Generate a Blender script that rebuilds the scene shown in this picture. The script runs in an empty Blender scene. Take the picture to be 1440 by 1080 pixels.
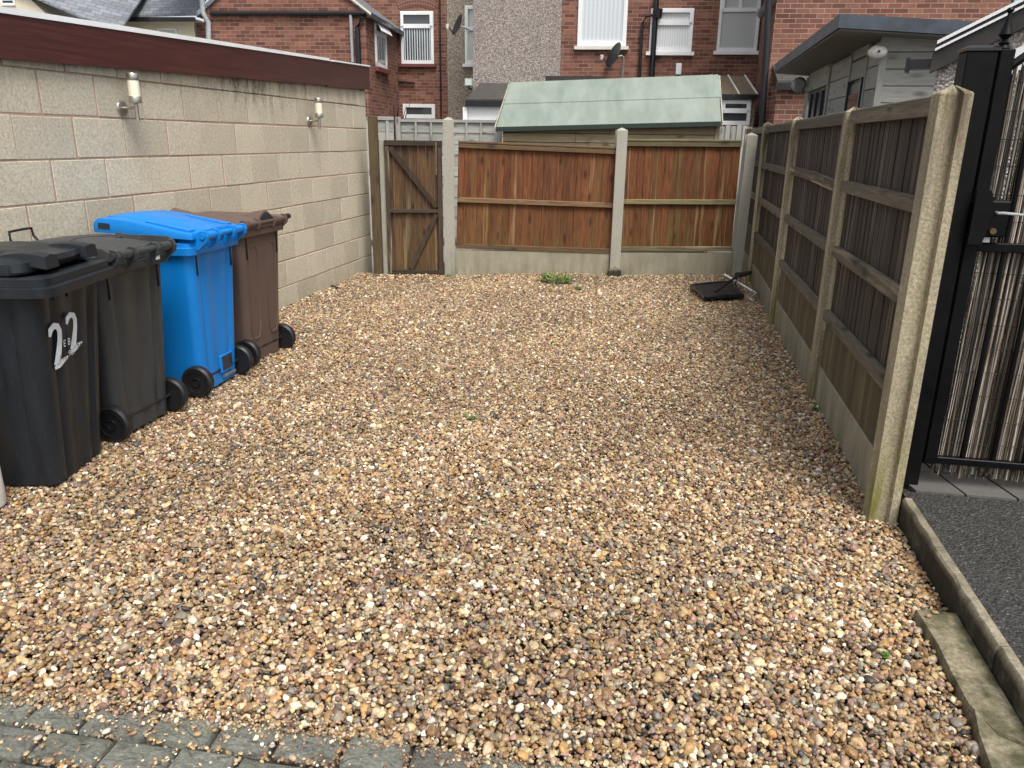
import bpy, math, random
import numpy as np
from mathutils import Matrix, Vector
R = math.radians
random.seed(7); rng = np.random.default_rng(7)
sc = bpy.context.scene
col = sc.collection

# ------------------------------------------------------------------ camera
F, TH, PS, RO, H = 1085.2, .30612, .19417, .01325, 1.532     # focal (px at 1440), pitch, yaw, roll, height
fw = np.array([-math.sin(PS)*math.cos(TH), math.cos(PS)*math.cos(TH), -math.sin(TH)])
r0 = np.array([math.cos(PS), math.sin(PS), 0]); u0 = np.cross(r0, fw)
rt = r0*math.cos(RO) + u0*math.sin(RO); up = -r0*math.sin(RO) + u0*math.cos(RO)
CAM = np.array([0, 0, H])
cd = bpy.data.cameras.new('camera'); co = bpy.data.objects.new('camera', cd); col.objects.link(co)
M = Matrix.Identity(4)
for i in range(3):
    M[i][0], M[i][1], M[i][2], M[i][3] = rt[i], up[i], -fw[i], CAM[i]
co.matrix_world = M
cd.sensor_width = 36; cd.lens = F*36/1440; cd.clip_start = .05; cd.clip_end = 500
sc.camera = co

# ------------------------------------------------------------------ world, sun, exposure (overcast)
W = bpy.data.worlds.new('World'); sc.world = W; W.use_nodes = True
wn = W.node_tree.nodes; wl = W.node_tree.links; wn.clear()
SUN_EL, SUN_AZ = 60, 145      # azimuth clockwise from +Y
sky = wn.new('ShaderNodeTexSky'); sky.sky_type = 'NISHITA'; sky.sun_disc = False
sky.sun_elevation = R(SUN_EL); sky.sun_rotation = R(SUN_AZ); sky.air_density = 1; sky.dust_density = 4
hs = wn.new('ShaderNodeHueSaturation'); hs.inputs['Saturation'].default_value = .35
bg = wn.new('ShaderNodeBackground'); bg.inputs[1].default_value = .115
wo = wn.new('ShaderNodeOutputWorld')
wl.new(sky.outputs[0], hs.inputs['Color']); wl.new(hs.outputs[0], bg.inputs[0]); wl.new(bg.outputs[0], wo.inputs[0])
sd = bpy.data.lights.new('sun', 'SUN'); sd.energy = 1.5; sd.angle = R(24); sd.color = (1, .965, .91)
so = bpy.data.objects.new('sun', sd); col.objects.link(so)
dv = Vector((math.sin(R(SUN_AZ))*math.cos(R(SUN_EL)), math.cos(R(SUN_AZ))*math.cos(R(SUN_EL)), math.sin(R(SUN_EL))))
so.rotation_euler = dv.to_track_quat('Z', 'Y').to_euler()
vs = sc.view_settings; vs.view_transform = 'Standard'; vs.look = 'None'; vs.exposure = .97; vs.gamma = 1; vs.use_curve_mapping = False
sc.render.film_transparent = False
sc.cycles.max_bounces = 6; sc.cycles.diffuse_bounces = 3

# ------------------------------------------------------------------ photo pixel -> place
def ray(x, y): return fw + rt*(x-720)/F + up*(540-y)/F
def G(x, y, z=0.): d = ray(x, y); return CAM + d*((z-H)/d[2])
def PX(x, y, X): d = ray(x, y); return CAM + d*(X/d[0])
def PY(x, y, Y): d = ray(x, y); return CAM + d*(Y/d[1])
BA = R(6)
bu = np.array([math.cos(BA), math.sin(BA), 0]); bn = np.array([-math.sin(BA), math.cos(BA), 0])
def BG(x, y, D):                      # terrace frame: returns (u, z) on the plane at distance D
    d = ray(x, y); P = CAM + d*(D/(d@bn)); return P@bu, P[2]
BM = Matrix.Rotation(BA, 4, 'Z')

# ------------------------------------------------------------------ materials
class NT:
    def __init__(s, name):
        s.m = bpy.data.materials.new(name); s.m.use_nodes = True
        s.t = s.m.node_tree; s.b = s.t.nodes['Principled BSDF']
    def n(s, typ, ins=None, **props):
        nd = s.t.nodes.new(typ)
        for k, v in props.items(): setattr(nd, k, v)
        for k, v in (ins or {}).items():
            if isinstance(v, bpy.types.NodeSocket): s.t.links.new(v, nd.inputs[k])
            else: nd.inputs[k].default_value = v
        return nd
    def out(s, **k):
        for key, v in k.items():
            key = {'col': 'Base Color', 'rough': 'Roughness', 'nor': 'Normal', 'metal': 'Metallic', 'spec': 'Specular IOR Level', 'trans': 'Transmission Weight', 'emit': 'Emission Color', 'alpha': 'Alpha', 'coat': 'Coat Weight'}[key]
            if isinstance(v, bpy.types.NodeSocket): s.t.links.new(v, s.b.inputs[key])
            else: s.b.inputs[key].default_value = v
    def obj(s): return s.n('ShaderNodeTexCoord').outputs['Object']
    def rnd(s): return s.n('ShaderNodeObjectInfo').outputs['Random']
    def mapn(s, vec, scale=(1, 1, 1), off=None):
        m = s.n('ShaderNodeMapping', {'Vector': vec, 'Scale': scale})
        if off is not None: s.t.links.new(off, m.inputs['Location'])
        return m.outputs[0]
    def noise(s, vec, scale, detail=4, rough=.6, dist=0): return s.n('ShaderNodeTexNoise', {'Vector': vec, 'Scale': scale, 'Detail': detail, 'Roughness': rough, 'Distortion': dist}).outputs['Fac']
    def ramp(s, fac, stops):
        r = s.n('ShaderNodeValToRGB', {'Fac': fac}); e = r.color_ramp.elements
        while len(e) < len(stops): e.new(.5)
        for i, (p, c) in enumerate(stops):
            e[i].position = p; e[i].color = (*c, 1) if len(c) == 3 else c
        return r.outputs[0]
    def mix(s, fac, a, b, mode='MIX'):
        m = s.n('ShaderNodeMix', data_type='RGBA', blend_type=mode)
        for k, v in ((0, fac), (6, a), (7, b)):
            if isinstance(v, bpy.types.NodeSocket): s.t.links.new(v, m.inputs[k])
            else: m.inputs[k].default_value = (*v, 1) if isinstance(v, tuple) and len(v) == 3 else v
        return m.outputs[2]
    def math(s, op, a, b=0., c=0.):
        return s.n('ShaderNodeMath', {0: a, 1: b, 2: c}, operation=op).outputs[0]
    def mr(s, v, a, b, c=0., d=1.): return s.n('ShaderNodeMapRange', {0: v, 1: a, 2: b, 3: c, 4: d}).outputs[0]
    def bump(s, h, st=.3, dist=.01): return s.n('ShaderNodeBump', {'Height': h, 'Strength': st, 'Distance': dist}).outputs[0]
    def rvec(s): # random offset vector for each object
        return s.n('ShaderNodeVectorMath', {0: (37., 91., 53.), 'Scale': s.rnd()}, operation='SCALE').outputs[0]
    def sep(s, v): return s.n('ShaderNodeSeparateXYZ', {0: v}).outputs

def plain(name, c, rough=.5, metal=0., var=.12, scale=30, spec=.5):
    m = NT(name); o = m.obj(); f = m.noise(o, scale, 5)
    f2 = m.noise(o, scale*.13, 3)
    k = m.math('ADD', m.mr(f, .3, .7, -var, var), m.mr(f2, .3, .7, 1-var, 1+var))
    cc = m.n('ShaderNodeVectorMath', {0: c, 'Scale': k}, operation='SCALE').outputs[0]
    m.out(col=cc, rough=m.mr(f2, .3, .7, max(.03, rough-.08), rough+.08), metal=metal, spec=spec)
    return m.m

def wood(name, dark, mid, light, pale=.12, algae=.0, rough=.75, grain=1., height=1.4, palec=(.42, .34, .22), axis='z', bvar=.3):
    m = NT(name); o = m.obj()
    if axis != 'z':
        q = m.sep(o); o = m.n('ShaderNodeCombineXYZ', {0: q[1], 1: q[2], 2: q[0]} if axis == 'x' else {0: q[0], 1: q[2], 2: q[1]}).outputs[0]
    off = m.rvec(); r = m.rnd()
    v = m.mapn(o, (14*grain, 14*grain, .9), off)
    g = m.noise(v, 3.2, 7, .65, 1.4)
    fine = m.noise(m.mapn(o, (120, 120, 3), off), 2.2, 3)
    c = m.ramp(g, [(.28, dark), (.5, mid), (.74, light)])
    c = m.mix(m.mr(fine, .35, .75, 0, .35), c, tuple(x*.45 for x in dark))
    # knots
    vo = m.n('ShaderNodeTexVoronoi', {'Vector': m.mapn(o, (9, 9, 3.4), off), 'Scale': 1.0, 'Randomness': 1.})
    c = m.mix(m.mr(vo.outputs['Distance'], .07, .26, .85, 0), c, tuple(x*.4 for x in dark))
    # board to board shift
    hue = m.mr(r, 0, 1, 1-bvar*1.15, 1+bvar)
    c = m.n('ShaderNodeVectorMath', {0: c, 'Scale': hue}, operation='SCALE').outputs[0]
    # sun-bleached sapwood streaks on some boards
    r2 = m.math('FRACT', m.math('MULTIPLY', r, 13.7))
    st = m.noise(m.mapn(o, (16, 16, .7), off), 1.6, 3)
    pf = m.math('MULTIPLY', m.mr(st, .5, .66, 0, .8), m.math('LESS_THAN', r2, pale*2.5))
    c = m.mix(pf, c, palec)
    if algae > 0:
        z = m.sep(o)[2]
        an = m.noise(m.mapn(o, (9, 9, 1.6), off), 1.5, 4)
        r3 = m.math('FRACT', m.math('MULTIPLY', r, 29.3))
        af = m.math('MULTIPLY', m.math('ADD', m.mr(z, 0, height*.42, .75, 0), m.math('MULTIPLY', m.math('LESS_THAN', r3, .09), .6)), m.mr(an, .38, .62, 0, algae))
        c = m.mix(af, c, (.13, .12, .035))
    m.out(col=c, rough=m.mr(g, .3, .7, rough-.12, rough+.1), nor=m.bump(m.math('ADD', g, m.math('MULTIPLY', fine, .6)), .5, .004), spec=.35)
    return m.m

def concrete(name, c, spk=.35, algae=0., sc_=60, rough=.85, stain=.3, algc=(.12, .125, .035), alg_h=.45, bump=.4, rv=.11, dirt=None, top=None):
    m = NT(name); o = m.obj(); ov = m.n('ShaderNodeVectorMath', {0: o, 1: m.rvec()}, operation='ADD').outputs[0]
    f = m.noise(ov, sc_, 6, .7); b = m.noise(ov, 2.2, 5, .6); r = m.rnd()
    k = m.math('MULTIPLY', m.mr(f, .25, .75, 1-spk, 1+spk), m.mr(r, 0, 1, 1-rv, 1+rv))
    cc = m.n('ShaderNodeVectorMath', {0: c, 'Scale': k}, operation='SCALE').outputs[0]
    cc = m.mix(m.mr(b, .48, .75, 0, stain), cc, tuple(x*.42 for x in c))
    vo = m.n('ShaderNodeTexVoronoi', {'Vector': ov, 'Scale': sc_*1.6}).outputs['Distance']
    cc = m.mix(m.mr(vo, .08, .2, .5, 0), cc, tuple(x*.3 for x in c))
    if algae:
        z = m.sep(o)[2]; an = m.noise(m.mapn(ov, (7, 7, 1.5)), 1.3, 5)
        af = m.math('MULTIPLY', m.mr(z, 0, alg_h, 1, .12), m.mr(an, .4, .62, 0, algae))
        cc = m.mix(af, cc, algc)
    if top:
        z = m.sep(o)[2]; tn = m.noise(m.mapn(ov, (9, 9, 1.2)), 1.6, 5, .65)
        cc = m.mix(m.math('MULTIPLY', m.mr(z, top-.4, top+.35, 0, .9), m.mr(tn, .38, .6, 0, 1.)), cc, (.11, .085, .055))
    if dirt:
        z = m.sep(o)[2]; dn = m.noise(ov, 9, 5, .65)
        cc = m.mix(m.math('MULTIPLY', m.mr(z, dirt[0], dirt[1], 1, 0), m.mr(dn, .25, .5, .55, .95)), cc, (.016, .014, .008))
    m.out(col=cc, rough=rough, nor=m.bump(f, bump, .004), spec=.35)
    return m.m

def wall_stain(mt):                               # black mould running down below the fascia
    t = mt.node_tree; b = t.nodes['Principled BSDF']; src = b.inputs['Base Color'].links[0].from_socket
    m = NT.__new__(NT); m.m = mt; m.t = t; m.b = b
    P = m.n('ShaderNodeNewGeometry').outputs['Position']; x, y, z = m.sep(P)
    nz = m.noise(m.mapn(P, (1, 5, 1.6)), 1.7, 6, .7); n2 = m.noise(P, 26, 4)
    yy_ = m.math('SUBTRACT', 1., m.math('MULTIPLY', m.math('ABSOLUTE', m.math('SUBTRACT', y, 6.25)), .85))
    f = m.math('MULTIPLY', m.mr(yy_, 0, .8), m.math('MULTIPLY', m.mr(z, 1.62, 1.95), m.mr(m.math('ADD', nz, m.math('MULTIPLY', n2, .3)), .58, .78, 0, .85)))
    top = m.math('MULTIPLY', m.mr(z, 1.80, 1.93, 0, .35), m.mr(nz, .4, .6))
    f = m.math('MAXIMUM', f, top)
    damp = m.math('MULTIPLY', m.mr(z, .0, .35, .4, 0), m.mr(nz, .35, .6))
    c = m.mix(damp, m.mix(f, src, (.045, .042, .035)), (.2, .19, .11))
    t.links.new(c, b.inputs['Base Color']); return mt

def brick(name, c1, c2, c3, mortar, scale=1.):
    m = NT(name); o = m.obj(); x, y, z = m.sep(o)
    v = m.n('ShaderNodeCombineXYZ', {0: m.math('ADD', x, y), 1: z, 2: 0.}).outputs[0]
    bt = m.n('ShaderNodeTexBrick', {'Vector': v, 'Color1': (0, 0, 0, 1), 'Color2': (1, 1, 1, 1), 'Mortar': (.5, .5, .5, 1), 'Scale': 1., 'Mortar Size': .006*scale, 'Mortar Smooth': .25, 'Bias': 0., 'Brick Width': .225*scale, 'Row Height': .077*scale})
    cells = bt.outputs['Color']
    c = m.ramp(cells, [(0, c1), (.45, c2), (1, c3)])
    n1 = m.noise(o, 1.1, 5, .65); n2 = m.noise(o, 18, 4)
    c = m.mix(m.mr(n1, .45, .75, 0, .55), c, tuple(q*.45 for q in c1))
    c = m.mix(m.mr(n2, .45, .8, 0, .5), c, tuple(q*.6 for q in c2))
    n3 = m.noise(o, 3.1, 5, .7)
    mo = m.mix(m.mr(n3, .4, .65, .55, 1.), tuple(q*.35 for q in mortar), mortar)
    c = m.mix(bt.outputs['Fac'], c, mo)
    m.out(col=c, rough=.85, nor=m.bump(m.math('SUBTRACT', 1., bt.outputs['Fac']), .6, .012), spec=.3)
    return m.m

def pebbledash(name, stops, scale=55):
    m = NT(name); o = m.obj()
    vo = m.n('ShaderNodeTexVoronoi', {'Vector': o, 'Scale': scale})
    f = m.sep(vo.outputs['Color'])[0]
    c = m.ramp(f, stops); b = m.noise(o, .9, 5)
    c = m.mix(m.mr(vo.outputs['Distance'], .3, .8, 0, .6), c, (.10, .085, .075))
    c = m.mix(m.mr(b, .45, .75, 0, .35), c, (.2, .17, .14))
    m.out(col=c, rough=.85, nor=m.bump(m.math('SUBTRACT', 1., vo.outputs['Distance']), .7, .012))
    return m.m

def slate(name, c, w=.28, h=.16):
    m = NT(name); o = m.obj(); x, y, z = m.sep(o)
    v = m.n('ShaderNodeCombineXYZ', {0: x, 1: m.math('ADD', m.math('MULTIPLY', y, .75), m.math('MULTIPLY', z, .75)), 2: 0.}).outputs[0]
    bt = m.n('ShaderNodeTexBrick', {'Vector': v, 'Color1': (.75, .75, .75, 1), 'Color2': (1.25, 1.25, 1.25, 1), 'Mortar': (.25, .25, .25, 1), 'Scale': 1., 'Mortar Size': .008, 'Mortar Smooth': .3, 'Brick Width': w, 'Row Height': h})
    cc = m.mix(1., bt.outputs['Color'], c, 'MULTIPLY')
    b = m.noise(o, 2., 5); cc = m.mix(m.mr(b, .45, .8, 0, .4), cc, tuple(q*.5 for q in c))
    m.out(col=cc, rough=.55, nor=m.bump(bt.outputs['Fac'], -.5, .01))
    return m.m

def plastic(name, c, rough=.42, scuff=.25, dirt=(.10, .085, .065), dirta=.25, spec=.4):
    m = NT(name); o = m.obj()
    n1 = m.noise(m.mapn(o, (5, 5, 1.2)), 2., 6, .65); n2 = m.noise(m.mapn(o, (60, 60, 7)), 1.2, 4, .7, 1.)
    cc = m.mix(m.mr(n1, .42, .75, 0, scuff), c, tuple(min(1, q*1.5+.02) for q in c))
    cc = m.mix(m.mr(n2, .58, .72, 0, scuff*1.2), cc, tuple(min(1, q*2+.07) for q in c))
    z = m.sep(o)[2]
    cc = m.mix(m.math('MULTIPLY', m.mr(z, 0, .35, dirta, 0), m.mr(n1, .3, .7, .2, 1.)), cc, dirt)
    vo = m.n('ShaderNodeTexVoronoi', {'Vector': o, 'Scale': 55.}).outputs['Distance']   # rain drops
    m.out(col=cc, rough=m.mr(n1, .3, .7, rough-.1, rough+.15), nor=m.bump(m.math('ADD', m.mr(vo, .1, .22, 1, 0), n2), .12, .002), spec=spec)
    return m.m

def MT():
    d = {}
    d['block'] = wall_stain(concrete('concrete_block', (.51, .458, .35), .36, 0, 60, .9, .22, rv=.11, bump=.7))
    d['mortar'] = wall_stain(concrete('pink_mortar', (.44, .30, .22), .25, 0, 60, .95, .25))
    m = NT('maroon_fascia'); o = m.obj(); g = m.noise(m.mapn(o, (10, .9, 32)), 2., 6, .6, .5)
    f = m.noise(m.mapn(o, (60, 1.3, 160)), 1.6, 3)
    c = m.ramp(g, [(.3, (.036, .010, .009)), (.5, (.058, .015, .013)), (.72, (.088, .024, .020))])
    c = m.mix(m.mr(f, .62, .74, 0, .35), c, (.2, .11, .1))
    m.out(col=c, rough=.38); d['fascia'] = m.m
    d['white'] = plain('white_upvc', (.78, .79, .79), .35, var=.04)
    d['offwhite'] = plain('weathered_white', (.66, .64, .58), .5, var=.08)
    d['chrome'] = plain('brushed_steel', (.45, .43, .38), .32, .9, .15, 60)
    m = NT('frosted_lamp_glass'); m.out(col=(.78, .74, .58, 1), rough=.35); d['lampglass'] = m.m
    d['bin_black'] = plastic('black_bin_plastic', (.0125, .0158, .0198), .36, .22, dirta=.05, spec=.32)
    d['bin_grey'] = plastic('charcoal_bin_plastic', (.035, .038, .040), .38, .3, dirta=.07, spec=.35)
    d['bin_blue'] = plastic('blue_bin_plastic', (.004, .185, .56), .38, .07, dirta=.05, spec=.36)
    d['bin_brown'] = plastic('brown_bin_plastic', (.105, .07, .058), .46, .18, dirta=.1, spec=.35)
    d['rubber'] = plain('black_rubber', (.011, .011, .012), .45)
    d['hub'] = plain('black_wheel_plastic', (.013, .013, .015), .3)
    d['post'] = concrete('concrete_post', (.37, .355, .30), .28, .55, 90, .9, .25)
    d['oldpost'] = concrete('weathered_concrete_post', (.41, .355, .245), .55, 1.1, 75, .92, .55, (.155, .15, .03), .5, 1., .12, top=1.35)
    d['graveboard'] = concrete('concrete_gravel_board', (.30, .275, .205), .14, .6, 70, .9, .5, (.12, .115, .05), .4)
    m = NT('stained_gravel_board'); o = m.obj()
    s = m.noise(m.mapn(o, (9, 9, .8)), 1.4, 5, .6); b = m.noise(o, 60, 4); a = m.noise(o, 3, 4)
    c = m.ramp(s, [(.3, (.045, .037, .016)), (.5, (.092, .076, .038)), (.66, (.15, .128, .072)), (.82, (.36, .33, .25))])
    c = m.mix(m.mr(a, .45, .7, 0, .5), c, (.085, .078, .024))
    m.out(col=c, rough=.85, nor=m.bump(b, .25, .003)); d['stainboard'] = m.m
    d['redwood'] = wood('red_brown_fence_board', (.055, .018, .007), (.15, .052, .018), (.265, .108, .040), .10, .55, palec=(.30, .20, .10), bvar=.2)
    d['redrail'] = wood('brown_fence_rail', (.085, .052, .026), (.165, .10, .048), (.25, .17, .09), .1, .0, axis='x')
    d['greenrail'] = wood('greenish_fence_rail', (.10, .085, .042), (.175, .145, .072), (.26, .22, .125), .1, .0, axis='x')
    d['darkwood'] = wood('weathered_dark_fence_board', (.026, .0195, .016), (.058, .046, .037), (.115, .095, .078), .14, .1, .8, 1.2, palec=(.17, .145, .115), bvar=.26)
    d['darkrail'] = wood('weathered_grey_rail', (.062, .052, .037), (.12, .103, .074), (.20, .178, .132), .15, 0, .8, axis='x')
    d['gatewood'] = wood('dark_brown_gate_board', (.032, .016, .007), (.095, .050, .021), (.18, .105, .046), .08, .3, palec=(.22, .16, .08), bvar=.35)
    d['gateframe'] = wood('dark_gate_frame', (.024, .015, .010), (.052, .034, .023), (.095, .067, .047), .05, 0)
    d['gateframe_x'] = wood('dark_gate_rail', (.024, .015, .010), (.052, .034, .023), (.095, .067, .047), .05, 0, axis='x')
    d['oakpost'] = wood('brown_timber_post', (.060, .040, .020), (.115, .078, .037), (.17, .12, .06), .05, .2)
    d['greyfence'] = wood('silver_grey_fence_board', (.25, .245, .22), (.36, .355, .32), (.46, .455, .41), .1, .05, palec=(.5, .49, .44), bvar=.15)
    d['greyfence_x'] = wood('silver_grey_lap_board', (.25, .245, .22), (.36, .355, .32), (.46, .455, .41), .1, .0, palec=(.5, .49, .44), axis='x', bvar=.15)
    d['shedwood'] = wood('pale_shed_board', (.17, .125, .07), (.29, .225, .135), (.40, .33, .21), .15, 0, .7, .8)
    d['shedtrim'] = wood('pale_shed_trim', (.22, .19, .14), (.33, .29, .22), (.42, .38, .3), .15, 0, .7, .8, axis='y')
    d['cladding'] = wood('grey_stained_cladding', (.25, .25, .228), (.33, .33, .30), (.40, .40, .365), .14, 0, .7, .6, palec=(.40, .36, .27), axis='x', bvar=.14)
    d['cladding_y'] = wood('grey_stained_side_cladding', (.25, .25, .228), (.33, .33, .30), (.40, .40, .365), .1, 0, .7, .6, palec=(.40, .36, .27), axis='y', bvar=.14)
    d['cladding_z'] = wood('grey_stained_trim', (.25, .25, .228), (.33, .33, .30), (.40, .40, .365), .05, 0, .7, .6, axis='z', bvar=.1)
    m = NT('green_mineral_felt'); o = m.obj(); f = m.noise(o, 160, 3, .7); b = m.noise(m.mapn(o, (2.4, .8, .8)), 1.4, 6, .65)
    c = m.ramp(b, [(.3, (.155, .188, .155)), (.55, (.225, .262, .222)), (.75, (.265, .30, .26))])
    c = m.mix(m.mr(f, .4, .7, 0, .35), c, (.1, .16, .11)); m.out(col=c, rough=.9, nor=m.bump(f, .3, .003)); d['felt'] = m.m
    d['felt_edge'] = plain('dark_felt_edge', (.02, .035, .028), .8)
    d['brickA'] = brick('red_brick', (.115, .045, .032), (.205, .082, .055), (.29, .13, .088), (.30, .24, .195))
    d['brickB'] = brick('orange_red_brick', (.12, .047, .034), (.20, .082, .055), (.265, .122, .083), (.36, .29, .23))
    d['dash'] = pebbledash('pebbledash', [(0, (.13, .105, .095)), (.3, (.27, .225, .205)), (.6, (.38, .325, .295)), (1, (.58, .52, .47))], 58)
    d['dash2'] = pebbledash('old_pebbledash', [(0, (.17, .14, .115)), (.4, (.34, .28, .22)), (1, (.50, .43, .34))], 45)
    d['dash3'] = pebbledash('white_pebbledash', [(0, (.16, .13, .11)), (.35, (.42, .37, .33)), (1, (.75, .70, .64))], 75)
    d['cream'] = plain('cream_render', (.68, .62, .47), .8, var=.05)
    d['slate'] = slate('grey_roof_slate', (.17, .185, .205))
    d['oldslate'] = slate('old_dark_slate', (.065, .06, .052), .22, .11)
    d['black'] = plain('black_gloss_pipe', (.010, .010, .013), .3)
    d['greypipe'] = plain('grey_pipe', (.30, .32, .33), .4)
    d['navy'] = plain('dark_blue_grey_paint_and_shade', (.02, .027, .042), .3)
    d['anthracite'] = plain('anthracite_roof_trim', (.045, .058, .075), .45, var=.3, scale=9)
    d['soffit'] = plain('grey_soffit', (.13, .13, .115), .7)
    d['ironblack'] = plain('black_painted_steel', (.004, .004, .0045), .42, 0, .3, 25, spec=.14)
    d['darktimber'] = plain('dark_bargeboard', (.026, .022, .020), .6, var=.4, scale=14)
    m = NT('window_glass'); o = m.obj(); f = m.noise(o, .7, 2)
    m.out(col=(.05, .06, .065, 1), rough=.06, spec=.9); d['glass'] = m.m
    m = NT('obscured_pale_glass'); m.out(col=(.5, .53, .51, 1), rough=.12, spec=.6); d['paleglass'] = m.m
    m = NT('net_curtain'); o = m.obj(); x = m.sep(o)[0]
    w = m.n('ShaderNodeTexWave', {'Vector': o, 'Scale': 6., 'Distortion': 2.5, 'Detail': 2.}).outputs['Fac']
    m.out(col=m.mix(w, (.56, .58, .58), (.72, .74, .75)), rough=.3, spec=.6); d['curtain'] = m.m
    m = NT('vertical_blind'); w = m.n('ShaderNodeTexWave', {'Vector': m.obj(), 'Scale': 3.6, 'Distortion': .4}).outputs['Fac']
    m.out(col=m.mix(w, (.50, .54, .57), (.62, .66, .68)), rough=.3, spec=.6); d['blind'] = m.m
    d['redsill'] = plain('red_painted_sill', (.15, .04, .035), .6)
    d['polycarb'] = plain('brown_roof_sheet', (.16, .12, .075), .4)
    d['greenpaint'] = plain('pale_green_frame', (.22, .50, .38), .5)
    m = NT('wet_tarmac'); o = m.obj(); f = m.noise(o, 75, 4, .75); b = m.noise(o, 3, 4)
    vo = m.n('ShaderNodeTexVoronoi', {'Vector': o, 'Scale': 95.}); vf = m.sep(vo.outputs['Color'])[0]
    c = m.ramp(f, [(.32, (.022, .0215, .020)), (.52, (.058, .056, .052)), (.7, (.12, .117, .107))])
    c = m.mix(m.math('MULTIPLY', m.math('GREATER_THAN', vf, .93), m.mr(vo.outputs['Distance'], .25, .4, .8, 0)), c, (.26, .26, .235))
    m.out(col=c, rough=m.mr(b, .35, .65, .5, .85), spec=.22, nor=m.bump(m.math('ADD', f, vo.outputs['Distance']), 1., .012)); d['tarmac'] = m.m
    d['kerb'] = concrete('mossy_kerb_concrete', (.29, .25, .18), .5, 1.2, 70, .85, .6, (.035, .034, .012), .17, 1., dirt=(.085, .117))
    d['slab'] = concrete('mossy_concrete_slab', (.22, .19, .125), .65, 1.1, 55, .8, .9, (.04, .043, .012), .3, 1.)
    d['paver'] = concrete('dark_block_paver', (.12, .115, .105), .25, 0, 60, .5, .4)
    m = NT('sandstone_sett'); o = m.obj(); ov = m.n('ShaderNodeVectorMath', {0: o, 1: m.rvec()}, operation='ADD').outputs[0]
    f = m.noise(m.mapn(ov, (1, 1.8, 1)), 60, 6, .8, .5); b = m.noise(ov, 6, 4); r = m.rnd()
    c = m.ramp(f, [(.3, (.085, .09, .072)), (.46, (.26, .272, .225)), (.64, (.46, .475, .40))])
    c = m.mix(m.mr(b, .5, .7, 0, .5), c, (.10, .10, .055)); c = m.mix(m.mr(r, .0, .8, .0, .55), c, m.mix(f, (.09, .088, .078), (.40, .385, .34))); g3 = m.noise(ov, 14, 5, .7); c = m.mix(m.mr(g3, .55, .68, 0, .6), c, (.035, .033, .025))
    c = m.mix(m.mr(r, .84, .92, 0, .7), c, m.mix(f, (.09, .07, .055), (.24, .20, .165)))
    m.out(col=c, rough=.6, nor=m.bump(f, 1., .02)); d['sett'] = m.m
    d['soil'] = plain('dark_wet_soil', (.030, .024, .018), .7, var=.5, scale=80)
    d['yard'] = plain('grey_yard_concrete', (.2, .19, .17), .85, var=.2, scale=8)
    m = NT('pebble_stone')
    a = m.n('ShaderNodeAttribute', attribute_type='INSTANCER', attribute_name='pcol'); o = m.obj()
    f = m.noise(o, 1.6, 4, .65, .5); g = m.noise(o, 6, 3)
    k = m.mr(f, .3, .7, .72, 1.25)
    cc = m.n('ShaderNodeVectorMath', {0: a.outputs['Color'], 'Scale': k}, operation='SCALE').outputs[0]
    m.out(col=cc, rough=m.mr(g, .3, .7, .32, .6), spec=.45); d['pebble'] = m.m
    m = NT('loose_pebble_stone'); r = m.rnd(); f = m.noise(m.obj(), 60, 4)
    c = m.ramp(r, [(0, (.5, .46, .38)), (.3, (.36, .24, .11)), (.55, (.28, .17, .09)), (.8, (.2, .16, .13)), (1, (.6, .55, .46))])
    m.out(col=m.mix(m.mr(f, .4, .7, 0, .4), c, (.15, .1, .06)), rough=.45); d['loose'] = m.m
    m = NT('reed'); a = m.n('ShaderNodeAttribute', attribute_name='rcol'); f = m.noise(m.mapn(m.obj(), (120, 120, 8)), 1.3, 3)
    cc = m.n('ShaderNodeVectorMath', {0: a.outputs['Color'], 'Scale': m.mr(f, .3, .7, .55, 1.3)}, operation='SCALE').outputs[0]
    m.out(col=cc, rough=.45); d['reed'] = m.m
    m = NT('weed_leaf'); f = m.noise(m.obj(), 30, 3); m.out(col=m.ramp(f, [(.3, (.05, .12, .02)), (.7, (.15, .27, .055))]), rough=.5); d['leaf'] = m.m
    d['mesh_black'] = plain('black_mesh_fabric', (.010, .011, .013), .45)
    d['twig'] = plain('pale_twig', (.30, .25, .18), .8)
    d['darktwig'] = plain('dark_twig', (.03, .022, .016), .8)
    m = NT('clear_tube'); m.out(col=(.75, .75, .72, 1), rough=.2, trans=.5); d['clear'] = m.m
    d['numwhite'] = plain('white_number_sticker', (.66, .74, .80), .4, var=.12, scale=40)
    d['numblack'] = plain('black_print_and_marks', (.012, .012, .014), .4)
    d['brass'] = plain('dull_brass', (.16, .11, .05), .4, .8)
    return d
MAT = MT()

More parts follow.
